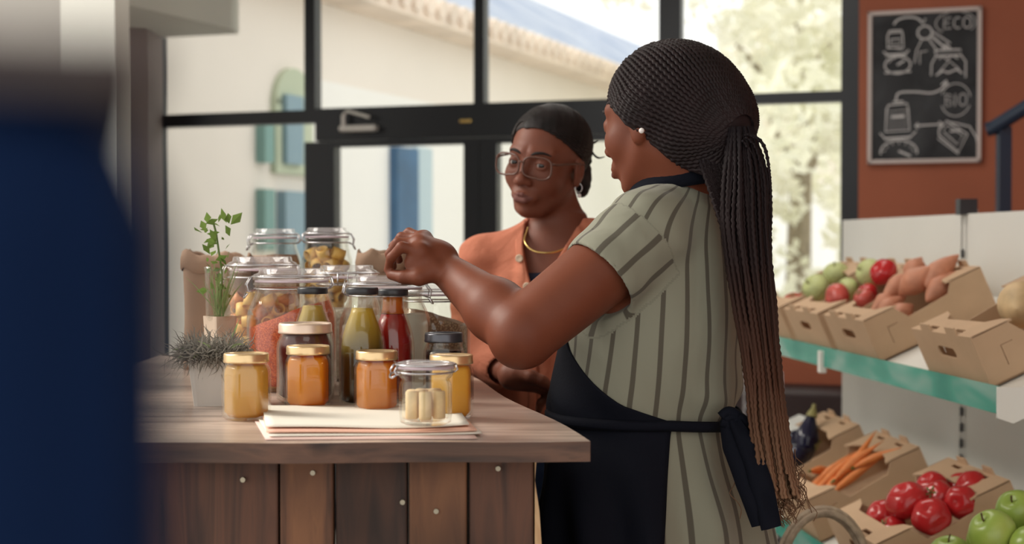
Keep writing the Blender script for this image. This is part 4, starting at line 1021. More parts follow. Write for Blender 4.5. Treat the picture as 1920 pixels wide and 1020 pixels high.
class Loft:
    """body section: centre and half axes (a forward, b sideways) along z"""
    def __init__(s, keys, Fv, grow=0):
        k = sorted(keys); s.z = np.array([q[0] for q in k]); s.k = np.array(k)[:, 1:]; s.F = Fv; s.L = (-Fv[1], Fv[0]); s.grow = grow
    def at(s, z):
        return [smooth1(s.z, s.k[:, i], z) for i in range(4)]
    def sdf(s, grow=0, zlo=-9, zhi=9, fold=None):
        def f(X, Y, Z):
            z = np.asarray(Z).ravel(); cx, cy, a, b = [q[None,None,:] for q in s.at(z)]
            a = a+grow; b = b+grow
            dx, dy = X-cx, Y-cy; u = dx*s.F[0]+dy*s.F[1]; v = dx*s.L[0]+dy*s.L[1]
            rho = np.sqrt((u/a)**2+(v/b)**2)+1e-9; g = np.sqrt((u/a**2)**2+(v/b**2)**2)/rho+1e-9
            d = (rho-1)/g
            if fold is not None: d = d-fold(np.arctan2(v/b, u/a), Z+0*X)
            d = np.where(np.abs(rho-1) < 3, d, (rho-1)*np.minimum(a, b))
            return np.maximum(np.maximum(d, Z-zhi), zlo-Z)
        return f
    def box(s, m_=.28):
        c = s.k[:, :2].mean(0); return (c[0]-m_, c[1]-m_, s.z[0]), (c[0]+m_, c[1]+m_, s.z[-1])
    def point(s, phi, z, off=0):
        cx, cy, a, b = s.at(np.atleast_1d(z)); a = a+off; b = b+off
        u = a*np.cos(phi); v = b*np.sin(phi)
        return np.stack([cx+u*s.F[0]+v*s.L[0], cy+u*s.F[1]+v*s.L[1], np.atleast_1d(z)+0*phi], -1)
class Head:
    def __init__(s, c, yaw, pitch, roll, k=1.0):
        """yaw: facing direction angle in the xy plane; local axes f, l, u"""
        f = Vector((math.cos(yaw), math.sin(yaw), 0)); l = Vector((-f.y, f.x, 0)); u = Vector((0,0,1))
        q = Matrix.Rotation(pitch, 3, l); f = q @ f; u = q @ u
        q = Matrix.Rotation(roll, 3, f); l = q @ l; u = q @ u
        s.c = np.array(c); s.R = np.array([f, l, u]); s.k = k
    def loc(s, X, Y, Z):
        x, y, z = X-s.c[0], Y-s.c[1], Z-s.c[2]; R = s.R/s.k
        return [R[i][0]*x+R[i][1]*y+R[i][2]*z for i in range(3)]
    def w(s, f, l, u): return s.c+s.k*(f*s.R[0]+l*s.R[1]+u*s.R[2])
    def sdf(s, X, Y, Z):
        f, l, u = s.loc(X, Y, Z); la = np.abs(l)
        E = lambda c, r: (lambda k0, k1: k0*(k0-1)/k1)(np.sqrt(((f-c[0])/r[0])**2+((l-c[1])/r[1])**2+((u-c[2])/r[2])**2), np.sqrt(((f-c[0])/r[0]**2)**2+((l-c[1])/r[1]**2)**2+((u-c[2])/r[2]**2)**2)+1e-9)
        Em = lambda c, r: (lambda k0, k1: k0*(k0-1)/k1)(np.sqrt(((f-c[0])/r[0])**2+((la-c[1])/r[1])**2+((u-c[2])/r[2])**2), np.sqrt(((f-c[0])/r[0]**2)**2+((la-c[1])/r[1]**2)**2+((u-c[2])/r[2]**2)**2)+1e-9)
        Cp = lambda a, b, ra, rb: capsule(f, l, u, np.array(a), np.array(b), ra, rb)
        Cm = lambda a, b, ra, rb: capsule(f, la, u, np.array(a), np.array(b), ra, rb)
        d = E((-.012,0,.036), (.096,.075,.082))
        d = smin(d, E((.026,0,-.015), (.066,.060,.085)), .02)
        d = smin(d, E((.030,0,-.066), (.050,.039,.040)), .024)
        d = smin(d, E((.062,0,-.096), (.024,.022,.018)), .016)
        d = smin(d, Cm((.0,.053,-.042), (.050,.024,-.094), .011, .010), .022)         # jaw line
        d = smin(d, Em((.054,.038,-.028), (.026,.024,.024)), .024)                 # cheeks
        d = smin(d, Cm((.083,.012,.022), (.068,.044,.024), .008, .007), .018)        # brow ridge
        d = -smin(-d, Em((.1005,.032,.002), (.017,.019,.012)), .014)                # sockets
        lid = Em((.0755,.032,.001), (.0150,.0155,.0145))
        d = smin(d, lid, .003)
        d = -smin(-d, Em((.092,.032,.0000), (.012,.0125,.0043)), .0015)
        d = smin(d, Cp((.086,0,.008), (.104,0,-.030), .0075, .0095), .009)            # nose
        d = smin(d, E((.105,0,-.034), (.0125,.0130,.0105)), .006)
        d = smin(d, Em((.095,.0130,-.037), (.0115,.0078,.0080)), .005)
        d = -smin(-d, Em((.101,.0075,-.0455), (.0050,.0035,.0042)), .002)
        d = smin(d, E((.081,0,-.066), (.016,.031,.017)), .012)                     # muzzle
        d = smin(d, Cm((.0985,.004,-.0625), (.087,.024,-.0650), .0052, .0022), .004)   # lips
        d = smin(d, Cp((.0955,-.010,-.0745), (.0955,.010,-.0745), .0062, .0062), .004); d = smin(d, Cm((.095,.010,-.074), (.086,.023,-.068), .0052, .0022), .004)
        d = -smin(-d, Cm((.1040,0,-.0688), (.088,.028,-.0625), .0012, .0010), .0015)   # mouth line
        ear = Em((-.008,.075,-.006), (.018,.008,.030)); ear = -smin(-ear, Em((-.005,.085,-.001), (.011,.008,.018)), .004)
        ear = smin(ear, Em((-.004,.073,-.032), (.009,.006,.010)), .006)
        d = smin(d, ear, .005)
        return d*s.k
    def add(s, G, k=.015):
        c = s.c; G.add(s.sdf, c-.15*s.k, c+.15*s.k, k)
def axis_(segs):
    """non uniform grid axis from (start, end, step) pieces"""
    o = []
    for a, b, h in segs: o += list(np.arange(a, b, h))
    return np.array(o)
def skinmat(name, c1, c2, rough=.42):
    m, nt, out = nmat(name); b = principled(nt, c1, rough, 0, Specular_IOR_Level=.26); b.inputs['Subsurface Weight'].default_value = .12
    b.inputs['Subsurface Radius'].default_value = (.012,.004,.002); b.inputs['Subsurface Scale'].default_value = .6
    n = noise(nt, 9, 4); r = ramp(nt, n.outputs[0], [(.3, c1), (.7, c2)]); nt.links.new(r.outputs[0], b.inputs['Base Color'])
    n2 = noise(nt, 260, 3); bump(nt, b, n2.outputs[0], .10, .001); nt.links.new(b.outputs[0], out.inputs[0]); return m
lipm = mat('lips', (.15,.050,.038), .75); eyew = mat('eye_white', (.36,.31,.28), .25); iris = mat('dark_iris', (.012,.007,.005), .12)
def eyes(H, parent, look=(0,0)):
    for sgn in (-1, 1):
        c = Vector(H.w(.0752, .032*sgn, .001)); f = Vector(H.R[0]); l = Vector(H.R[1]); u = Vector(H.R[2])
        dd = (f+l*look[0]+u*look[1]).normalized(); V, Fc = lathe_geo([(math.sin(PI*i/18), -math.cos(PI*i/18)) for i in range(19)], 24)
        q = dd.to_track_quat('Z', 'Y').to_matrix(); r = .0128*H.k
        o = mobj('eye', [c+q @ Vector(v)*r for v in V], Fc, [eyew, iris], parent, True)
        for p in o.data.polygons:
            cc = sum((Vector(V[i]) for i in p.vertices), Vector())/len(p.vertices)
            if cc.z > .82: p.material_index = 1
    mb = MB()
    for sgn in (-1, 1):
        P = [Vector(H.w(*q)) for q in [(.0935,.012*sgn,.0205),(.0925,.024*sgn,.0255),(.086,.038*sgn,.0265),(.074,.050*sgn,.0215)]]
        mb.tube(spline(P, 10), [.0014,.0022,.0026,.0028,.0028,.0026,.0024,.002,.0016,.001], 6)
    mb.build('eyebrows', mat('eyebrow', (.012,.008,.007), .8), parent, True)
def strap_mesh(name, L0, phis, zs, off, th, mt, parent, attrs=None):
    """cloth laid on a loft: rows (phi arrays) by z"""
    rows = [L0.point(p, z, off) for p, z in zip(phis, zs)]; V = np.concatenate(rows); n = len(phis[0])
    Fq = np.array([(i*n+k, i*n+k+1, (i+1)*n+k+1, (i+1)*n+k) for i in range(len(rows)-1) for k in range(n-1)])
    o = npmesh(name, V, Fq, [mt], parent); s = o.modifiers.new('thickness', 'SOLIDIFY'); s.thickness = th; s.offset = 1; return o
A3 = lambda px, py, Y: np.array(W(px, py, Y))
# ------------------------------------------------------------------ the shop assistant in the striped dress
SH = np.array
yaw1 = math.radians(180-35); yawh = math.radians(180-43); F1 = (math.cos(yaw1), math.sin(yaw1)); L1 = (-F1[1], F1[0])
def key(py, px, a, b, Y=2.35): p = A3(px, py, Y); return (p[2], p[0], p[1], a, b)
dress = Loft([key(350,1292,.052,.060), key(385,1282,.070,.105), key(415,1268,.088,.135), key(450,1254,.108,.155), key(500,1245,.128,.165), key(560,1238,.138,.168), key(650,1224,.146,.165), key(705,1216,.150,.165), key(745,1209,.150,.163), key(772,1206,.136,.154), key(800,1207,.146,.166), key(850,1212,.156,.186), key(950,1230,.168,.220), key(1020,1236,.176,.232), key(1120,1240,.19,.24), key(1180,1240,.195,.245)], F1)
def fold1(phi, Z):
    lo = np.clip((1.14-Z)/.18, 0, 1); mid = np.exp(-((Z-1.145)/.035)**2)
    return .0110*lo*np.sin(phi*11+3*Z)*np.clip((Z*-1+1.12)/.3+.5, .3, 1) + .010*mid*(.6+.4*np.sin(phi*7+60*Z)) + .0022*np.sin(phi*5+26*Z) + .0016*np.sin(phi*3-41*Z+1)
p1 = empty('person', 'woman with long braids in a green striped dress and navy apron reaching over the jars', 'person', (.30, 2.35, 0))
T1 = np.array([.30, 2.35, 0])
H1 = Head(A3(1241,226,2.33), yawh, math.radians(6), math.radians(0), 1.03)
sk1 = skinmat('warm_brown_skin', (.155,.043,.021), (.20,.060,.031), .50); sk2 = skinmat('deep_brown_skin', (.165,.054,.032), (.215,.074,.045), .50)
G = Grid(axis_([(-.30,.62,.003)]), axis_([(2.05,2.72,.003)]), axis_([(-.01,.95,.010),(.95,1.22,.005),(1.22,1.76,.003)]))
H1.add(G)
G.cap(H1.w(-.022,0,-.045), A3(1290,392,2.36), .058, .064, .03)
G.add(dress.sdf(-.013, .98, 1.43), *dress.box(), .02)
shL = A3(1207,441,2.235); elL = A3(982,624,2.150); wrL = A3(826,497,2.315)
G.cap(A3(1278,400,2.33), shL, .050, .054, .03); G.cap(shL, elL, .0600, .0520, .02)
mid1 = shL*.5+elL*.5+np.array([.0,.0,-.010]); 
G.ell(elL+np.array([-.006,0,-.010]), (.046,.046,.045), None, .01)
fm = elL*.68+wrL*.32; G.cap(elL, fm, .0500, .0465, .007); G.cap(fm, wrL, .0465, .0255, .02)
# hand, bent down from the wrist, fingertips pinching above the jar lid
def hand(G, wr, kn, fingers, thumb, pr=.017, hk=.008):
    for kk in kn: G.cap(wr, kk, .0225, .0125, .014)
    for i in range(len(kn)-1): G.cap(kn[i], kn[i+1], .0125, .0120, .010)
    for i, fg_ in enumerate(fingers):
        rr = [.0098,.0088,.0080,.0068] if i < 3 else [.0086,.0076,.0070,.0060]
        for j in range(len(fg_)-1): G.cap(fg_[j], fg_[j+1], rr[j], rr[j+1], .0035 if j else .007)
    rt = [.019,.0135,.0112,.0088]
    for j in range(len(thumb)-1): G.cap(thumb[j], thumb[j+1], rt[j], rt[j+1], .010 if j == 0 else .004)
kn = [A3(789,470,2.278), A3(788,457,2.300), A3(790,450,2.325), A3(795,447,2.350)]
fgs = [[kn[0], A3(753,463,2.272), A3(734,483,2.284), A3(727,506,2.300)],
       [kn[1], A3(746,455,2.304), A3(731,476,2.312), A3(737,500,2.318)],
       [kn[2], A3(753,445,2.340), A3(738,462,2.350), A3(748,488,2.345)],
       [kn[3], A3(767,435,2.375), A3(752,446,2.382), A3(758,470,2.370)]]
th = [A3(812,508,2.28), A3(786,520,2.268), A3(758,520,2.278), A3(734,515,2.295)]
G.ell(A3(788,492,2.285), (.026,.020,.022), None, .012)
hand(G, wrL, kn, fgs, th)
G.ell((wrL+kn[1])*.5+np.array([.006,0,.002]), (.034,.026,.022), None, .014)
# far arm hanging behind the body
s_, e_, w_ = A3(1322,440,2.455), A3(1300,650,2.56), A3(1210,775,2.60)
G.cap(s_, e_, .052, .045, .03); G.cap(e_, w_, .043, .026, .015)
kn2 = [w_+SH([-.062,-.018+.012*i,-.020-.004*i]) for i in range(4)]
hand(G, w_, kn2, [[k_, k_+SH([-.026,0,-.010]), k_+SH([-.040,0,-.026]), k_+SH([-.044,0,-.042])] for k_ in kn2], [w_+SH([-.015,-.02,0]), w_+SH([-.038,-.036,-.006]), w_+SH([-.058,-.036,-.018]), w_+SH([-.072,-.030,-.030])])
# hips and legs
hc = dress.point(np.array([0.]), 1.0)[0]; cx, cy, _, _ = [float(q[0]) for q in dress.at(np.array([.95]))]
for sg in (-1, 1):
    hp = SH([cx+sg*.085*L1[0], cy+sg*.085*L1[1], .93]); kp = hp+SH([-.01,0,-.44]); ap = kp+SH([.01,0,-.41])
    G.cap(hp, kp, .080, .060, .02); G.cap(kp, ap, .058, .036, .02); G.cap(ap, ap+SH([F1[0]*.14,F1[1]*.14,-.045]), .036, .028, .02)
G.ell((cx, cy, .96), (.115,.115,.09), None, .04)
V, Fq = nets(G); V = relax(V, Fq, 1, .4)
lf = lambda H, Vx: H.loc(Vx[:,0], Vx[:,1], Vx[:,2])
def lips_idx(H, V, Fq):
    Cn = V[Fq].mean(1); f, l, u = lf(H, Cn); al = np.abs(l)
    up = -.0575-.010*(al/.026)+.0015*np.exp(-((al-.006)/.003)**2); dn = -.0820+.014*(al/.026)**2
    return ((f > .080) & (al < .026) & (u < up) & (u > dn) & (np.linalg.norm(Cn-H.c, axis=1) < .15)).astype(int)
npmesh('body', V-T1, Fq, [sk1, lipm], p1, None, lips_idx(H1, V, Fq))
for o in list(p1.children): pass
class Off:   # shift helper so that children sit in their parent's frame
    pass
def shift(parent, T, kids):
    for o in kids:
        if o.parent is parent and not o.get('_s'):
            o.data.transform(Matrix.Translation(-Vector(T))) if o.data.users == 1 else None
before = set(p1.children)
eyes(H1, p1, (0,-.25))
# dress
G = Grid(axis_([(-.10,.62,.0032)]), axis_([(2.05,2.72,.0032)]), axis_([(.70,1.20,.004),(1.20,1.50,.0032)]))
G.add(dress.sdf(0, .735, 1.455, fold1), (-.1,2.0,.70), (.65,2.75,1.5), .012)
slA = shL+SH([.004,0,.002]); hm = A3(1124,520,2.198)
def sleeve(X, Y, Z):
    d = capsule(X, Y, Z, slA, hm, .0710, .0690)
    ax = (hm-slA)/np.linalg.norm(hm-slA); t = (X-slA[0])*ax[0]+(Y-slA[1])*ax[1]+(Z-slA[2])*ax[2]
    r = np.sqrt(np.maximum((X-slA[0]-t*ax[0])**2+(Y-slA[1]-t*ax[1])**2+(Z-slA[2]-t*ax[2])**2, 0))
    ang = np.arctan2(Z-slA[2]-t*ax[2], Y-slA[1]-t*ax[1])
    return np.maximum(d+.0018*np.sin(ang*5+t*60)+.0010*np.sin(t*120), t-np.linalg.norm(hm-slA))
G.add(sleeve, np.minimum(slA, hm)-.09, np.maximum(slA, hm)+.09, .018)
G.cap(A3(1282,404,2.34), A3(1216,438,2.24), .062, .060, .03)
G.cap(A3(1290,372,2.36), A3(1240,418,2.28), .050, .052, .03)
fs, fe = s_, s_*.62+e_*.38
G.cap(fs, fe, .060, .060, .02); G.cap(A3(1290,400,2.38), s_, .055, .055, .03)
G.cap(A3(1286,370,2.36)-SH([0,0,.02]), A3(1292,338,2.37), .068, .062, .02)      # collar stand
# open the neck, the sleeves and the hem
G.cap(A3(1272,300,2.345), A3(1290,372,2.36), .066, .050, .004, True)
G.cap(hm*.75+slA*.25, hm+(hm-slA)*.6, .0630, .0640, .002, True)
G.cap(fe*.9+fs*.1, fe+(fe-fs), .056, .056, .002, True)
ax = (hm-slA)/np.linalg.norm(hm-slA)
V, Fq = nets(G); V = relax(V, Fq, 1, .5)
cx_, cy_, a_, b_ = dress.at(V[:,2]); dx, dy = V[:,0]-cx_, V[:,1]-cy_
ph = np.arctan2((dx*L1[0]+dy*L1[1])/b_, (dx*F1[0]+dy*F1[1])/a_); ph = np.where(ph < 0, ph+2*PI, ph)
s_tor = ph/(2*PI/24)+.12*np.sin((V[:,2]-1.2)*9)
rel = V-slA; t = rel @ ax; rad = rel-t[:,None]*ax; e2 = SH([0,-.9,.45]); e2 -= ax*(e2 @ ax); e2 /= np.linalg.norm(e2); e1 = np.cross(ax, e2)
s_sl = np.arctan2(rad @ e1, rad @ e2)/(2*PI/9)+.25
rho = np.linalg.norm(rad, axis=1)
dl = np.sqrt((dx*F1[0]+dy*F1[1])**2/a_**2+(dx*L1[0]+dy*L1[1])**2/b_**2)
is_s = (t > .015) & (rho-.071 < (dl-1)*.15+.011) & (V[:,2] > 1.25)
m, nt, out = nmat('striped_dress_cloth'); b = principled(nt, (.30,.30,.22), .85); b.inputs['Sheen Weight'].default_value = .15
at = nt.nodes.new('ShaderNodeAttribute'); at.attribute_name = 'stripe'
def mth(op, x, y=None, **k):
    n_ = nt.nodes.new('ShaderNodeMath'); n_.operation = op
    for i, q in enumerate((x, y)):
        if q is None: continue
        if isinstance(q, (int, float)): n_.inputs[i].default_value = q
        else: nt.links.new(q, n_.inputs[i])
    return n_.outputs[0]
fr = mth('FRACT', at.outputs['Fac']); ab = mth('ABSOLUTE', mth('SUBTRACT', fr, .5))
r = ramp(nt, ab, [(.085, (.085,.076,.055)), (.115, (.245,.245,.185))]); nt.links.new(r.outputs[0], b.inputs['Base Color'])
n1 = noise(nt, 7, 3, stretch=(1,1,.5), dist=.6); n2 = noise(nt, 500, 2)
bump(nt, b, n1.outputs[0], .55, .02); nt.links.new(b.outputs[0], out.inputs[0])
npmesh('striped_dress', V-T1, Fq, [m], p1, {'stripe': np.where(is_s, s_sl, s_tor)})
# apron, waist tie, knot and tails
def fdisp(o_rows): return o_rows
D2R = PI/180
zt_, zb_ = float(A3(1200,560,2.35)[2]), .80
zr = np.linspace(zt_, zb_, 90); zk = [float(A3(1200,q,2.35)[2]) for q in (560,620,650,700,740,768,780,1000,1200)]
pk = [36,50,61,88,109,137,139,128,122]
pr_ = [36,45,50,55,60,75,80,85,85]
rows = []; 
for z in zr:
    hi = np.interp(-z, [-q for q in zk], pk)*D2R; lo = -np.interp(-z, [-q for q in zk], pr_)*D2R
    rows.append(np.linspace(lo, hi, 70))
ap = strap_mesh('apron', dress, rows, zr, .0, .004, M['navy'], p1)
me = ap.data; co = np.empty(len(me.vertices)*3, np.float32); me.vertices.foreach_get('co', co); co = co.reshape(-1,3)
ph = np.concatenate(rows); zz = co[:,2].copy(); cxx, cyy, _, _ = dress.at(zz); f_ = fold1(ph, zz)+.005+.004*np.exp(-((zz-1.0)/.2)**2)*np.sin(ph*9+20*zz)*.5
nr = np.stack([co[:,0]-cxx, co[:,1]-cyy], 1); nr /= np.linalg.norm(nr, axis=1)[:,None]; co[:,:2] += nr*f_[:,None]+0; co -= T1.astype(np.float32)
me.vertices.foreach_set('co', co.ravel()); me.update()
# waist band all round
zs_ = [float(A3(1200,q,2.35)[2]) for q in (766,770,776,781)]
ph = np.linspace(-180, 180, 120)*D2R; up = .006*np.cos(ph)*0
rows = [dress.point(ph, z*np.ones_like(ph), .010+.004*math.sin(i*PI/3)) for i, z in enumerate(zs_)]
V = np.concatenate(rows)
V[:,2] -= np.interp(np.abs(np.tile(ph, 4)), [0, 2.4, 3.14], [0,.002,.012])
Fq = np.array([(i*120+k, i*120+k+1, (i+1)*120+k+1, (i+1)*120+k) for i in range(3) for k in range(119)])
o = npmesh('waist_tie', V-T1, Fq, [M['navy']], p1); q = o.modifiers.new('t', 'SOLIDIFY'); q.thickness = .003
kp_ = A3(1372,790,2.20)
mb = MB()
def ribbon(P, wd, side, th=.004):
    P = [Vector(q)-Vector(T1) for q in spline(P, 26)]; n = len(P); V = []; sd_ = Vector(side)
    for i, q in enumerate(P):
        w__ = np.interp(i/(n-1), np.linspace(0,1,len(wd)), wd); rf = Vector((0,-1,0))*.004*math.sin(i*.7)
        V += [q-sd_*w__/2, q-sd_*w__/6+rf+Vector((0,-.008,0)), q+sd_*w__/6-rf, q+sd_*w__/2+Vector((0,-.004,0))]
    V += [v_+Vector((0,th,0)) for v_ in V]; N = 4*n; Fc = []
    for i in range(n-1):
        for k in range(3): a = i*4+k; Fc += [(a,a+1,a+5,a+4), (a+N+4,a+N+5,a+N+1,a+N)]
        Fc += [(i*4,i*4+4,i*4+4+N,i*4+N), (i*4+3+N,i*4+7+N,i*4+7,i*4+3)]
    return V, Fc
V, Fc = ribbon([A3(1362,786,2.205), A3(1385,835,2.175), A3(1412,905,2.145), A3(1434,982,2.125)], [.022,.050,.052,.040], (.96,0,.28)); mb.add(V, Fc)
mb.build('apron_tail', M['navy'], p1, True)
V, Fc = ribbon([A3(1375,786,2.19), A3(1404,840,2.16), A3(1428,910,2.135), A3(1446,990,2.115)], [.018,.030,.034,.030], (.96,0,.28)); MB().add(V, Fc).build('apron_tail', M['navy'], p1, True)
mb = MB()
for P in ([(1352,782),(1366,772),(1382,780),(1370,794),(1352,790)], [(1358,786),(1385,782),(1400,800),(1385,812),(1362,796)]):
    mb.tube(spline([A3(x, y, 2.195)-T1 for x, y in P], 24), .0085, 8)
mb.build('knot', M['navy'], p1, True)
# neck halter of the apron
mb = MB()
nc = A3(1268,338,2.345)-T1; nV = []
for j, (dz, rr_) in enumerate([(-.024,.079),(-.006,.075),(.016,.070),(.027,.066),(.024,.063),(-.020,.070)]):
    for k in range(40):
        a = 2*PI*k/40; ca, sa = math.cos(a), math.sin(a)
        nV.append(nc+SH([(F1[0]*ca*1.12+L1[0]*sa)*rr_, (F1[1]*ca*1.12+L1[1]*sa)*rr_, dz-.018*ca]))
mobj('neck_halter', nV, [(j*40+k, j*40+(k+1) % 40, ((j+1) % 6)*40+(k+1) % 40, ((j+1) % 6)*40+k) for j in range(6) for k in range(40)], M['navy'], p1, True)
# hair
hairm = mat('black_braids', (.016,.009,.010), .6, var=.3, vs=30, Specular_IOR_Level=.25)
m, nt, out = nmat('brown_ended_braids'); b = principled(nt, (.03,.015,.012), .65, 0, Specular_IOR_Level=.2); at = nt.nodes.new('ShaderNodeAttribute'); at.attribute_name = 'along'
r = ramp(nt, at.outputs['Fac'], [(.0, (.008,.005,.007)), (.35, (.018,.009,.009)), (.62, (.075,.030,.017)), (1, (.24,.13,.075))]); nt.links.new(r.outputs[0], b.inputs['Base Color']); nt.links.new(b.outputs[0], out.inputs[0]); M['pony'] = m
C1 = A3(1276,192,2.345); ax_t = np.array(A3(1392,246,2.245)-C1); TR = .118
tq = ax_t/np.linalg.norm(ax_t); B1 = np.array([F1[0], F1[1], 0]); Lh = H1.R[1]
er = (.112,.092,.094); ER = np.array([[F1[0],F1[1],.22],[L1[0],L1[1],0],[0,0,0]], float); ER[0] /= np.linalg.norm(ER[0]); ER[2] = np.cross(ER[0], ER[1])
def hl(f): return np.interp(f, [-.12,-.05,-.020,.0,.015,.04,.085,.12], [-.120,-.085,-.040,-.018,.004,.016,.034,.040])
G = Grid(axis_([(.12,.50,.003)]), axis_([(2.15,2.52,.003)]), axis_([(1.36,1.76,.003)]))
G.ell(C1, [q-.002 for q in er], ER, .01)
G.ell(A3(1345,232,2.29), (.058,.058,.058), None, .04)
for sg in (-1, 1): G.ell(H1.w(-.004, .074*sg, .010), (.034,.018,.034), H1.R, .015)
G.ell(H1.w(-.018,0,.030), (.104,.084,.090), H1.R, .02); G.ell(H1.w(-.045,.0,-.035), (.060,.066,.055), H1.R, .03)
G.cap(A3(1310,270,2.31), A3(1345,330,2.28), .045, .040, .03)
HD = G.D.copy(); HG = G
f, l, u = H1.loc(*G.co((slice(None),)*3)); G.D = np.maximum(G.D, ((hl(f)-u)*.7).astype(np.float32)*1.06)
V, Fq = nets(G); V = relax(V, Fq, 3, .5); npmesh('hair_cap', V-T1, Fq, [hairm], p1)
RR = np.arange(.17, .03, -.001)
def on_ell(d, rr=0):
    P = C1+RR[:,None]*d; i = [np.clip(((P[:,j]-a[0])/(a[1]-a[0])).astype(int), 0, len(a)-1) for j, a in enumerate((HG.xs, HG.ys, HG.zs))]
    v_ = HD[i[0], i[1], i[2]]; k = int(np.argmax(v_ < 0)); k = k if v_[k] < 0 else len(RR)-1
    t = v_[k-1]/(v_[k-1]-v_[k]) if k > 0 else 0
    return C1+d*(RR[k-1]+t*(RR[k]-RR[k-1])+rr)
bv_, bf_, ba_ = [], [], []
def braid(P, r, per, al0, al1, n=6):
    """a plait: a tube that swells and shifts from side to side"""
    global bv_, bf_, ba_
    P = np.array(P); m_ = len(P); s = np.r_[0, np.cumsum(np.linalg.norm(np.diff(P, axis=0), axis=1))]
    T = np.gradient(P, axis=0); T /= np.linalg.norm(T, axis=1)[:,None]+1e-9
    up = np.array([.3,-.8,.5]); N = up-T*(T @ up)[:,None]; N /= np.linalg.norm(N, axis=1)[:,None]+1e-9; Bn = np.cross(T, N)
    w_ = 2*PI*s/per; rad = r*(.80+.28*np.abs(np.sin(w_)))
    Q = P+Bn*(r*.30*np.sin(w_))[:,None]; k0 = sum(len(v_) for v_ in bv_); an = np.arange(n)*2*PI/n
    V = Q[:,None,:]+rad[:,None,None]*(np.cos(an)[None,:,None]*N[:,None,:]+np.sin(an)[None,:,None]*Bn[:,None,:])
    bv_.append(V.reshape(-1,3)); i, k = np.meshgrid(np.arange(m_-1), np.arange(n), indexing='ij')
    a = i*n+k; b_ = i*n+(k+1) % n; bf_.append(np.stack([a, b_, b_+n, a+n], -1).reshape(-1,4)+k0)
    ba_.append(np.repeat(np.linspace(al0, al1, m_), n))
def flush(name, mt, parent, T):
    global bv_, bf_, ba_
    o = npmesh(name, np.concatenate(bv_)-T, np.concatenate(bf_), [mt], parent, {'along': np.concatenate(ba_)}); bv_, bf_, ba_ = [], [], []; return o
e1 = np.cross(tq, [0,0,1.]); e1 /= np.linalg.norm(e1); e2 = np.cross(tq, e1)
gh = np.random.RandomState(2)
NB = 84
for i in range(NB):
    al = 2*PI*i/NB; P = []
    for k in range(130):
        th_ = 3.02-(3.02-.16)*k/129; tw = al+.55*math.sin(th_)*0+.25*math.cos(th_)
        d = math.cos(th_)*tq+math.sin(th_)*(math.cos(tw)*e1+math.sin(tw)*e2); p = on_ell(d, .001)
        fl = H1.loc(*p)
        if fl[2] < hl(fl[0])+.002: P = [] if len(P) < 40 else P; continue
        P.append(p)
    if len(P) > 12:
            P = np.array(P); kk = np.ones(7)/7; P = np.stack([np.convolve(np.pad(P[:,j], 3, mode='edge'), kk, 'valid') for j in range(3)], 1)
            braid(P, .0042, .0105, 0, .1)
flush('head_braids', hairm, p1, T1)
# ponytail hanging down the back
tie = A3(1390,250,2.235)
path = [(1390,250,2.235),(1396,330,2.205),(1398,430,2.195),(1412,560,2.185),(1428,680,2.180),(1440,790,2.170),(1452,880,2.165),(1462,935,2.16)]
wd = [20,38,43,38,34,34,36,42]
for i in range(150):
    a, q = gh.rand()*2*PI, gh.rand()**.5; ox, oy = q*math.cos(a), q*math.sin(a); ln = .72+.28*gh.rand() if gh.rand() < .7 else 1
    cp = [(x+ox*w__+gh.randn()*2, y-(12 if k == 0 else 0), Y_+oy*.030*w__/45) for k, ((x, y, Y_), w__) in enumerate(zip(path, wd))]
    P = spline([A3(*c) for c in cp], 130); P = P[:int(130*ln)]
    braid(P, .0034, .011, 0, ln, 5)
flush('ponytail', M['pony'], p1, T1)
# hair from under the cap falling straight over the shoulder blade
for i in range(60):
    u_ = gh.rand(); Yq = 2.235+.03*gh.randn()*.5
    P = spline([A3(1300+50*u_,262+8*gh.randn(),2.26), A3(1322+48*u_,330,2.235), A3(1352+40*u_,420,2.205), A3(1384+26*u_,520,2.190), A3(1398+24*u_,640,2.185), A3(1412+26*u_,760+20*gh.rand(),2.178)], 120)
    braid(P, .0036, .011, 0, .75, 5)
flush('back_braids', M['pony'], p1, T1)
for i, pts in enumerate([[(1395,252),(1425,262),(1440,300),(1446,400),(1440,520),(1448,640)], [(1398,256),(1418,280),(1430,340),(1440,430),(1441,500)], [(1400,250),(1432,275),(1444,350),(1440,450),(1446,560)], [(1392,262),(1414,300),(1424,380),(1434,470),(1430,560)]]):
    braid(spline([A3(x, y, 2.20) for x, y in pts], 150), .0022, .010, 0, .4, 5)
flush('loose_braids', M['pony'], p1, T1)
gf = np.random.RandomState(8)
for i in range(120):     # frizzy unbraided ends
    x0, y0 = 1455+gf.randn()*22, 840+70*gf.rand(); P = [A3(x0,y0,2.17)]
    for k in range(5): P.append(A3(x0+gf.randn()*7+k*3, y0+(k+1)*16, 2.165+.004*gf.randn()))
    braid(spline(P, 16), .0008, .03, .85, 1, 3)
flush('hair_ends', M['pony'], p1, T1)
pearl = mat('pearl', (.85,.80,.78), .15)
def ball(name, c, r, mt, parent, T):
    V, Fc = lathe_geo([(math.sin(PI*i/10), -math.cos(PI*i/10)) for i in range(11)], 14); return mobj(name, [Vector(c)-Vector(T)+Vector(v)*r for v in V], Fc, mt, parent, True)
ball('pearl_earring', A3(1203,245,2.235), .0045, pearl, p1, T1)
MB().tube([Vector(kn[2]*.6+fgs[2][1]*.4-T1)+Vector((0,.0100*math.cos(a),.0100*math.sin(a))) for a in [k*PI/8 for k in range(16)]], .0014, 6, None, True).build('finger_ring', M['wire'], p1, True)
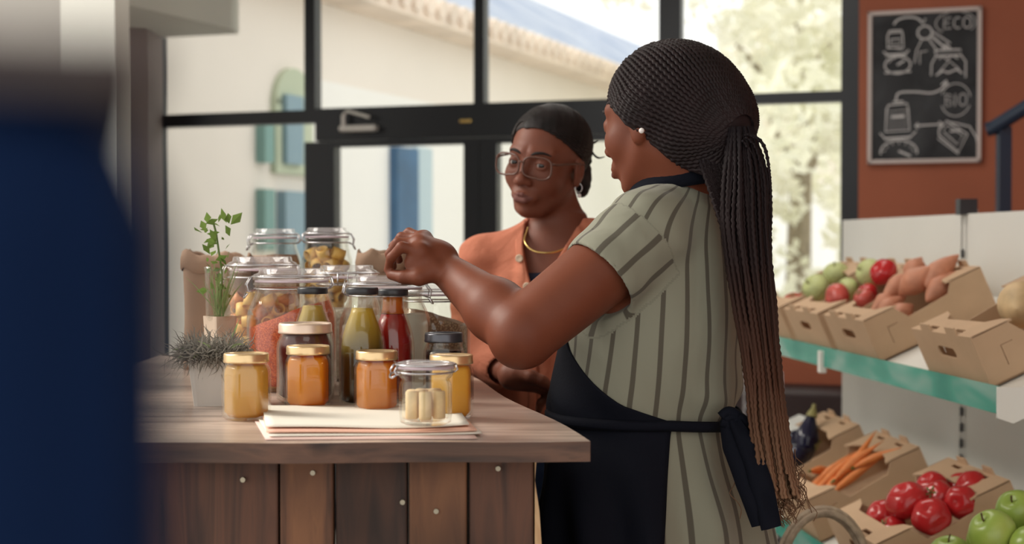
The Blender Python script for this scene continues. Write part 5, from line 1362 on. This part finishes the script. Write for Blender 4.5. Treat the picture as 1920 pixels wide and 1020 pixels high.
# parts made in world space before: bring eyes and brows into the person's frame
for o in p1.children:
    if o.name.startswith('eye'): o.data.transform(Matrix.Translation(-Vector(T1)))
sh1 = MB()
for sg in (-1, 1):
    c = SH([cx+sg*.085*L1[0], cy+sg*.085*L1[1], 0])-T1
    c = Vector(c)+Vector((F1[0]*.05, F1[1]*.05, 0)); MM = Matrix.Translation(c) @ Matrix.Rotation(yaw1, 4, 'Z') @ Matrix.Diagonal((.135,.050,1,1))
    MB().lathe([(0,.0),(1,.0),(1.02,.02),(.9,.05),(.6,.085),(0,.09)], 28, MM).build('shoe', M['black'], p1, True)
# ------------------------------------------------------------------ the customer with glasses
yaw2 = math.radians(-90-30); yb2 = math.radians(-90-16); F2 = (math.cos(yb2), math.sin(yb2)); L2 = (-F2[1], F2[0])
p2 = empty('person', 'woman with glasses and tied back hair in an open orange cardigan, facing the camera', 'person', (.10, 2.98, 0)); T2 = np.array([.10, 2.98, 0])
H2 = Head(A3(1025,306,2.97), yaw2, math.radians(4), math.radians(-9), .985)
def key2(py, px, a, b, Y=3.0): p = A3(px, py, Y); return (p[2], p[0], p[1], a, b)
tor = Loft([key2(405,1052,.050,.056), key2(430,1046,.058,.085), key2(452,1040,.070,.125), key2(480,1036,.082,.150), key2(530,1032,.096,.155), key2(600,1030,.100,.148), key2(680,1030,.096,.138), key2(760,1030,.110,.150), key2(850,1030,.125,.172), key2(920,1030,.12,.17)], F2)
G = Grid(axis_([(-.17,.40,.0024)]), axis_([(2.58,3.20,.0024)]), axis_([(-.01,.95,.012),(.95,1.30,.005),(1.30,1.72,.0022)]))
H2.add(G, .012)
G.cap(H2.w(-.020,0,-.045), A3(1050,425,3.005), .049, .052, .022); G.cap(A3(1050,425,3.005), A3(1046,452,3.0), .052, .06, .02)
G.add(tor.sdf(-.012, .85, 1.46), *tor.box(), .02)
sR = A3(908,484,3.02); eR = A3(872,655,2.965); wR = A3(962,703,2.745)
sL = A3(1168,478,2.99); eL = A3(1195,650,2.96); wL = A3(1100,720,2.78)
for a, b_, c_ in ((sR, eR, wR), (sL, eL, wL)):
    G.cap(A3(1044,455,3.0), a, .045, .040, .025); G.cap(a, b_, .040, .034, .015); G.cap(b_, c_, .034, .021, .012)
for w_, sg in ((wR, 1), (wL, -1)):
    kn_ = [w_+SH([sg*.055,-.012+.012*i-.01,-.014-.003*i]) for i in range(4)]
    hand(G, w_, kn_, [[k_, k_+SH([sg*.022,-.006,-.008]), k_+SH([sg*.036,-.006,-.020]), k_+SH([sg*.040,-.002,-.034])] for k_ in kn_], [w_+SH([sg*.012,-.018,.004]), w_+SH([sg*.034,-.034,0]), w_+SH([sg*.054,-.036,-.008]), w_+SH([sg*.066,-.032,-.016])])
cx2, cy2, _, _ = [float(q[0]) for q in tor.at(np.array([.90]))]
for sg in (-1, 1):
    hp = SH([cx2+sg*.075, cy2, .88]); kp = hp+SH([0,0,-.42]); an_ = kp+SH([0,.01,-.38])
    G.cap(hp, kp, .078, .052, .03); G.cap(kp, an_, .050, .034, .02); G.cap(an_, an_+SH([F2[0]*.13,F2[1]*.13,-.045]), .034, .026, .02)
G.ell((cx2, cy2, .92), (.14,.11,.09), None, .04)
V, Fq = nets(G); V = relax(V, Fq, 1, .35)
npmesh('body', V-T2, Fq, [sk2, lipm], p2, None, lips_idx(H2, V, Fq))
eyes(H2, p2, (.25,-.10))
for o in p2.children:
    if o.name.startswith('eye'): o.data.transform(Matrix.Translation(-Vector(T2)))
# hair pulled back
G = Grid(axis_([(-.12,.32,.0025)]), axis_([(2.80,3.16,.0025)]), axis_([(1.38,1.74,.0025)]))
k2 = H2.k
G.add(lambda X, Y, Z: H2.sdf(X, Y, Z)*1.0, H2.c-.13, H2.c+.13, .004)
f, l, u = H2.loc(*G.co((slice(None),)*3)); E = np.sqrt(((f+.016)/.100)**2+(l/.081)**2+((u-.038)/.086)**2)-1
G.D = (E*.085).astype(np.float32)
hlc = np.interp(f, [-.12,-.06,-.022,-.002,.03,.06,.080,.11], [-.075,-.060,-.005,.022,.040,.064,.082,.09])
G.D = -smin(-G.D, ((u-hlc)*.7).astype(np.float32)*1.0, .004) if False else np.maximum(G.D, ((hlc-u)*.7).astype(np.float32))
V, Fq = nets(G); V = relax(V, Fq, 3, .5)
m, nt, out = nmat('pulled_back_hair'); b = principled(nt, (.016,.011,.011), .6, 0, Specular_IOR_Level=.25); tc = nt.nodes.new('ShaderNodeTexCoord'); wv = nt.nodes.new('ShaderNodeTexNoise'); wv.inputs['Scale'].default_value = 60
mp = nt.nodes.new('ShaderNodeMapping'); mp.inputs['Scale'].default_value = (.35,1,1); mp.inputs['Rotation'].default_value = (0,.5,.5); nt.links.new(tc.outputs['Object'], mp.inputs[0]); nt.links.new(mp.outputs[0], wv.inputs['Vector'])
r = ramp(nt, wv.outputs[0], [(.35, (.006,.005,.006)), (.7, (.040,.029,.027))]); nt.links.new(r.outputs[0], b.inputs['Base Color']); bump(nt, b, wv.outputs[0], .7, .004); nt.links.new(b.outputs[0], out.inputs[0]); hair2 = m
npmesh('hair', V-T2, Fq, [hair2], p2)
bd = H2.R @ (A3(1092,300,3.03)-H2.w(-.016,0,.038)); bd /= np.linalg.norm(bd); q1 = np.cross(bd, [0,0,1.]); q1 /= np.linalg.norm(q1); q2 = np.cross(bd, q1)
for i in range(120):
    al = 2*PI*i/120; P = []
    for k in range(60):
        tt = 2.95-(2.95-.12)*k/59; d = math.cos(tt)*bd+math.sin(tt)*(math.cos(al)*q1+math.sin(al)*q2)
        r_ = 1/math.sqrt((d[0]/.1005)**2+(d[1]/.0815)**2+(d[2]/.0865)**2); fl = d*r_+np.array([-.016,0,.038])
        if fl[2] < np.interp(fl[0], [-.12,-.06,-.022,-.002,.03,.06,.080,.11], [-.075,-.060,-.005,.022,.040,.064,.082,.09])-.001*(i % 4): continue
        P.append(H2.w(*fl))
    if len(P) > 8: braid(P, .0021, .03, 0, .1, 5)
flush('hair_strands', mat('dark_hair_strands', (.014,.010,.010), .55, var=.5, vs=40, Specular_IOR_Level=.3), p2, T2)
bunc = A3(1092,330,3.03)
V, Fc = lathe_geo([(math.sin(PI*i/18), -math.cos(PI*i/18)) for i in range(19)], 28)
mobj('hair_bun', [Vector(bunc)-Vector(T2)+Vector((v_[0]*.020*(1+.05*math.sin(7*v_[2]*3)), v_[1]*.032, v_[2]*.046)) for v_ in V], Fc, hair2, p2, True)
mb = MB()
for pts in [[(1085,250),(1100,262),(1112,268),(1122,264)],[(1090,258),(1104,272),(1112,288),(1122,296),(1134,294)],[(1092,270),(1100,284),(1108,300),(1104,308),(1098,300)],[(1094,275),(1104,296),(1110,304)],[(1086,280),(1098,300),(1106,302)],[(1088,262),(1100,290),(1096,312)]]:
    mb.tube([Vector(q)-Vector(T2) for q in spline([A3(x, y, 2.99) for x, y in pts], 16)], [.0022]*12+[.0018,.0015,.0012,.0008], 6)
mb.build('loose_curls', hair2, p2, True)
# cardigan
m, nt, out = nmat('orange_cardigan_cloth'); b = principled(nt, (.52,.17,.09), .85); n1 = noise(nt, 12, 4, dist=.5)
r = ramp(nt, n1.outputs[0], [(.3, (.46,.145,.08)), (.7, (.58,.20,.115))]); nt.links.new(r.outputs[0], b.inputs['Base Color']); bump(nt, b, n1.outputs[0], .7, .015); nt.links.new(b.outputs[0], out.inputs[0]); car = m
def fold2(phi, Z): return .0030*np.sin(phi*13+22*Z)+.0022*np.sin(phi*6-35*Z)+.0015*np.sin(phi*21)
G = Grid(axis_([(-.19,.42,.003)]), axis_([(2.60,3.22,.003)]), axis_([(.93,1.50,.0035)]))
G.add(tor.sdf(.004, .96, 1.455, fold2), (-.2,2.7,.93), (.45,3.25,1.5), .015)
for a, b_, c_ in ((sR, eR, wR), (sL, eL, wL)):
    G.cap(A3(1044,462,3.0), a, .055, .050, .03); 
    def slv(X, Y, Z, a=a, b_=b_): 
        d = capsule(X, Y, Z, a, b_, .052, .046); return d-.0035*np.sin(70*Z+9*X)-.002*np.sin(130*Z+40*Y)
    G.add(slv, np.minimum(a, b_)-.07, np.maximum(a, b_)+.07, .015)
    ce = b_+(c_-b_)*.68
    G.cap(b_, ce, .047, .040, .015)
    for tt, rr_ in ((.45,.044),(.58,.047),(.70,.044)):
        p = b_+(c_-b_)*tt; G.ell(p, (rr_*.62,rr_,rr_), None, .008)
    G.cap(b_*.30+c_*.70, c_+(c_-b_)*.2, .030, .030, .003, True)
# V opening at the front, neck hole
Fv = np.array([F2[0], F2[1], 0]); Lv = np.array([L2[0], L2[1], 0]); vb = A3(985,570,2.9)
def vcut(X, Y, Z):
    cxv, cyv, av, bv2 = [q[None,None,:] for q in tor.at(np.asarray(Z).ravel())]
    u_ = (X-cxv)*Lv[0]+(Y-cyv)*Lv[1]; f_ = (X-cxv)*Fv[0]+(Y-cyv)*Fv[1]
    wv_ = np.interp(np.asarray(Z).ravel(), [vb[2], 1.345, 1.40, 1.445, 1.47], [-.002,.026,.046,.058,.064])[None,None,:]
    return np.maximum(np.abs(u_+.004)-wv_, .0-f_)*.8
G.sub(vcut, (-.1,2.7,vb[2]), (.3,3.2,1.5), .003)
G.cap(A3(1050,380,3.005), A3(1046,440,3.0), .062, .058, .003, True)
V, Fq = nets(G); V = relax(V, Fq, 1, .5); npmesh('cardigan', V-T2, Fq, [car], p2)
# placket with buttons down the right front edge and below the opening
zl = np.linspace(1.452, .965, 60); phs = []
for z in zl:
    wv_ = float(np.interp(z, [vb[2], 1.345, 1.40, 1.445, 1.47], [0,.028,.048,.060,.066])); _, _, a_, b_ = [float(q[0]) for q in tor.at(np.array([z]))]
    s0_ = math.asin(max(-1, min(1, (-.004-wv_-.010)/b_))); s1_ = math.asin(max(-1, min(1, (-.004-wv_+.006)/b_))); phs.append(np.linspace(s0_, s1_, 5))
pl_ = strap_mesh('placket', tor, phs, zl, .0085, .003, car, p2); pl_.data.transform(Matrix.Translation(-Vector(T2)))
btn = mat('cream_button', (.72,.55,.40), .3)
for z in (1.372, 1.315, 1.26, 1.205):
    i = int(np.argmin(abs(zl-z))); p = tor.point(phs[i][2:3], np.array([z]), .0145)[0]
    q = Vector((F2[0], F2[1], 0)).to_track_quat('Z', 'Y').to_matrix().to_4x4()
    MB().lathe([(0,-.002),(.0075,-.002),(.0085,0),(.0075,.002),(.0055,.0012),(0,.001)], 18, Matrix.Translation(Vector(p-T2)) @ q).build('button', btn, p2, True)
for px, py in ((1012,707),(1016,722),(1027,746)): ball('gold_button', A3(px, py, 2.885), .0052, M['gold'], p2, T2)
# navy top, trousers
zl = np.linspace(float(A3(1000,512,2.9)[2]), .94, 40); phs = [np.linspace(-1.3, 1.3, 30)]*40
o = strap_mesh('navy_top', tor, phs, zl, -.0095, .003, mat('navy_jersey', (.012,.014,.035), .8), p2); o.data.transform(Matrix.Translation(-Vector(T2)))
G = Grid(axis_([(-.17,.40,.006)]), axis_([(2.75,3.22,.006)]), axis_([(.03,1.02,.008)]))
G.add(tor.sdf(.003, .84, 1.00), (-.2,2.7,.8), (.45,3.25,1.05), .02)
for sg in (-1, 1):
    hp = SH([cx2+sg*.075, cy2, .88]); kp = hp+SH([0,0,-.42]); an_ = kp+SH([0,.01,-.36]); G.cap(hp, kp, .088, .066, .03); G.cap(kp, an_, .064, .052, .02)
V, Fq = nets(G); npmesh('jeans', V-T2, Fq, [mat('blue_denim', (.02,.05,.13), .85, var=.2, vs=60)], p2)
for sg in (-1, 1):
    c = Vector((cx2+sg*.075-T2[0]+F2[0]*.05, cy2+.01-T2[1]+F2[1]*.05, 0)); MM = Matrix.Translation(c) @ Matrix.Rotation(yb2, 4, 'Z') @ Matrix.Diagonal((.125,.045,1,1))
    MB().lathe([(0,.0),(1,.0),(1.02,.02),(.9,.05),(.6,.08),(0,.085)], 28, MM).build('shoe', M['white'], p2, True)
# necklace, earrings, glasses
P = [A3(x, y, Y_)-T2 for x, y, Y_ in [(990,425,2.985),(984,452,2.935),(1000,470,2.915),(1030,474,2.912),(1058,466,2.93),(1078,448,2.95),(1090,425,3.0)]]
MB().tube(spline(P, 40), .0022, 8).build('necklace', M['gold'], p2, True)
el_ = H2.w(-.004,.080,-.042); elv = Vector(el_-T2)
MB().tube([elv+Vector((.007*math.cos(a),0,.009*math.sin(a))) for a in [k*PI/10 for k in range(20)]], .0011, 6, None, True).build('hoop_earring', M['wire'], p2, True)
ball('pearl_earring', el_+SH([.001,-.004,-.016]), .0042, pearl, p2, T2)
gl = mb = MB(); lens = []
def rr_lens(cl, w_, h_, n=28):
    o = []
    for i in range(n):
        a = 2*PI*i/n; x, y = math.cos(a), math.sin(a); q = (abs(x)**3.2+abs(y)**3.2)**(-1/3.2); o.append((cl+w_*x*q, h_*y*q*(1-.10*(x*np.sign(cl) < 0)*(y < 0))))
    return o
for sg in (-1, 1):
    P = [H2.w(.109-.35*(abs(l_)-.01)**1*.55, l_, -.004+u_)-T2 for l_, u_ in rr_lens(.0350*sg, .0305, .0225)]
    mb.tube(P, .0021, 8, None, True); lens.append(P)
    mb.tube([Vector(H2.w(.0985,.061*sg,.008)-T2), Vector(H2.w(.085,.073*sg,.007)-T2), Vector(H2.w(.02,.080*sg,.010)-T2), Vector(H2.w(-.018,.081*sg,.006)-T2)], [.0030,.0026,.0018,.0016], 6)
mb.tube(spline([H2.w(.1085,-.008,.003)-T2, H2.w(.113,0,.006)-T2, H2.w(.1085,.008,.003)-T2], 8), .0018, 6)
gobj = mb.build('glasses', mat('brown_clear_frame', (.11,.045,.03), .25), p2, True)
for P in lens:
    c = sum((Vector(p) for p in P), Vector())/len(P); n = len(P)
    mobj('lens', [c]+[Vector(p) for p in P], [(0, i+1, (i+1) % n+1) for i in range(n)], M['lens'], gobj, True)
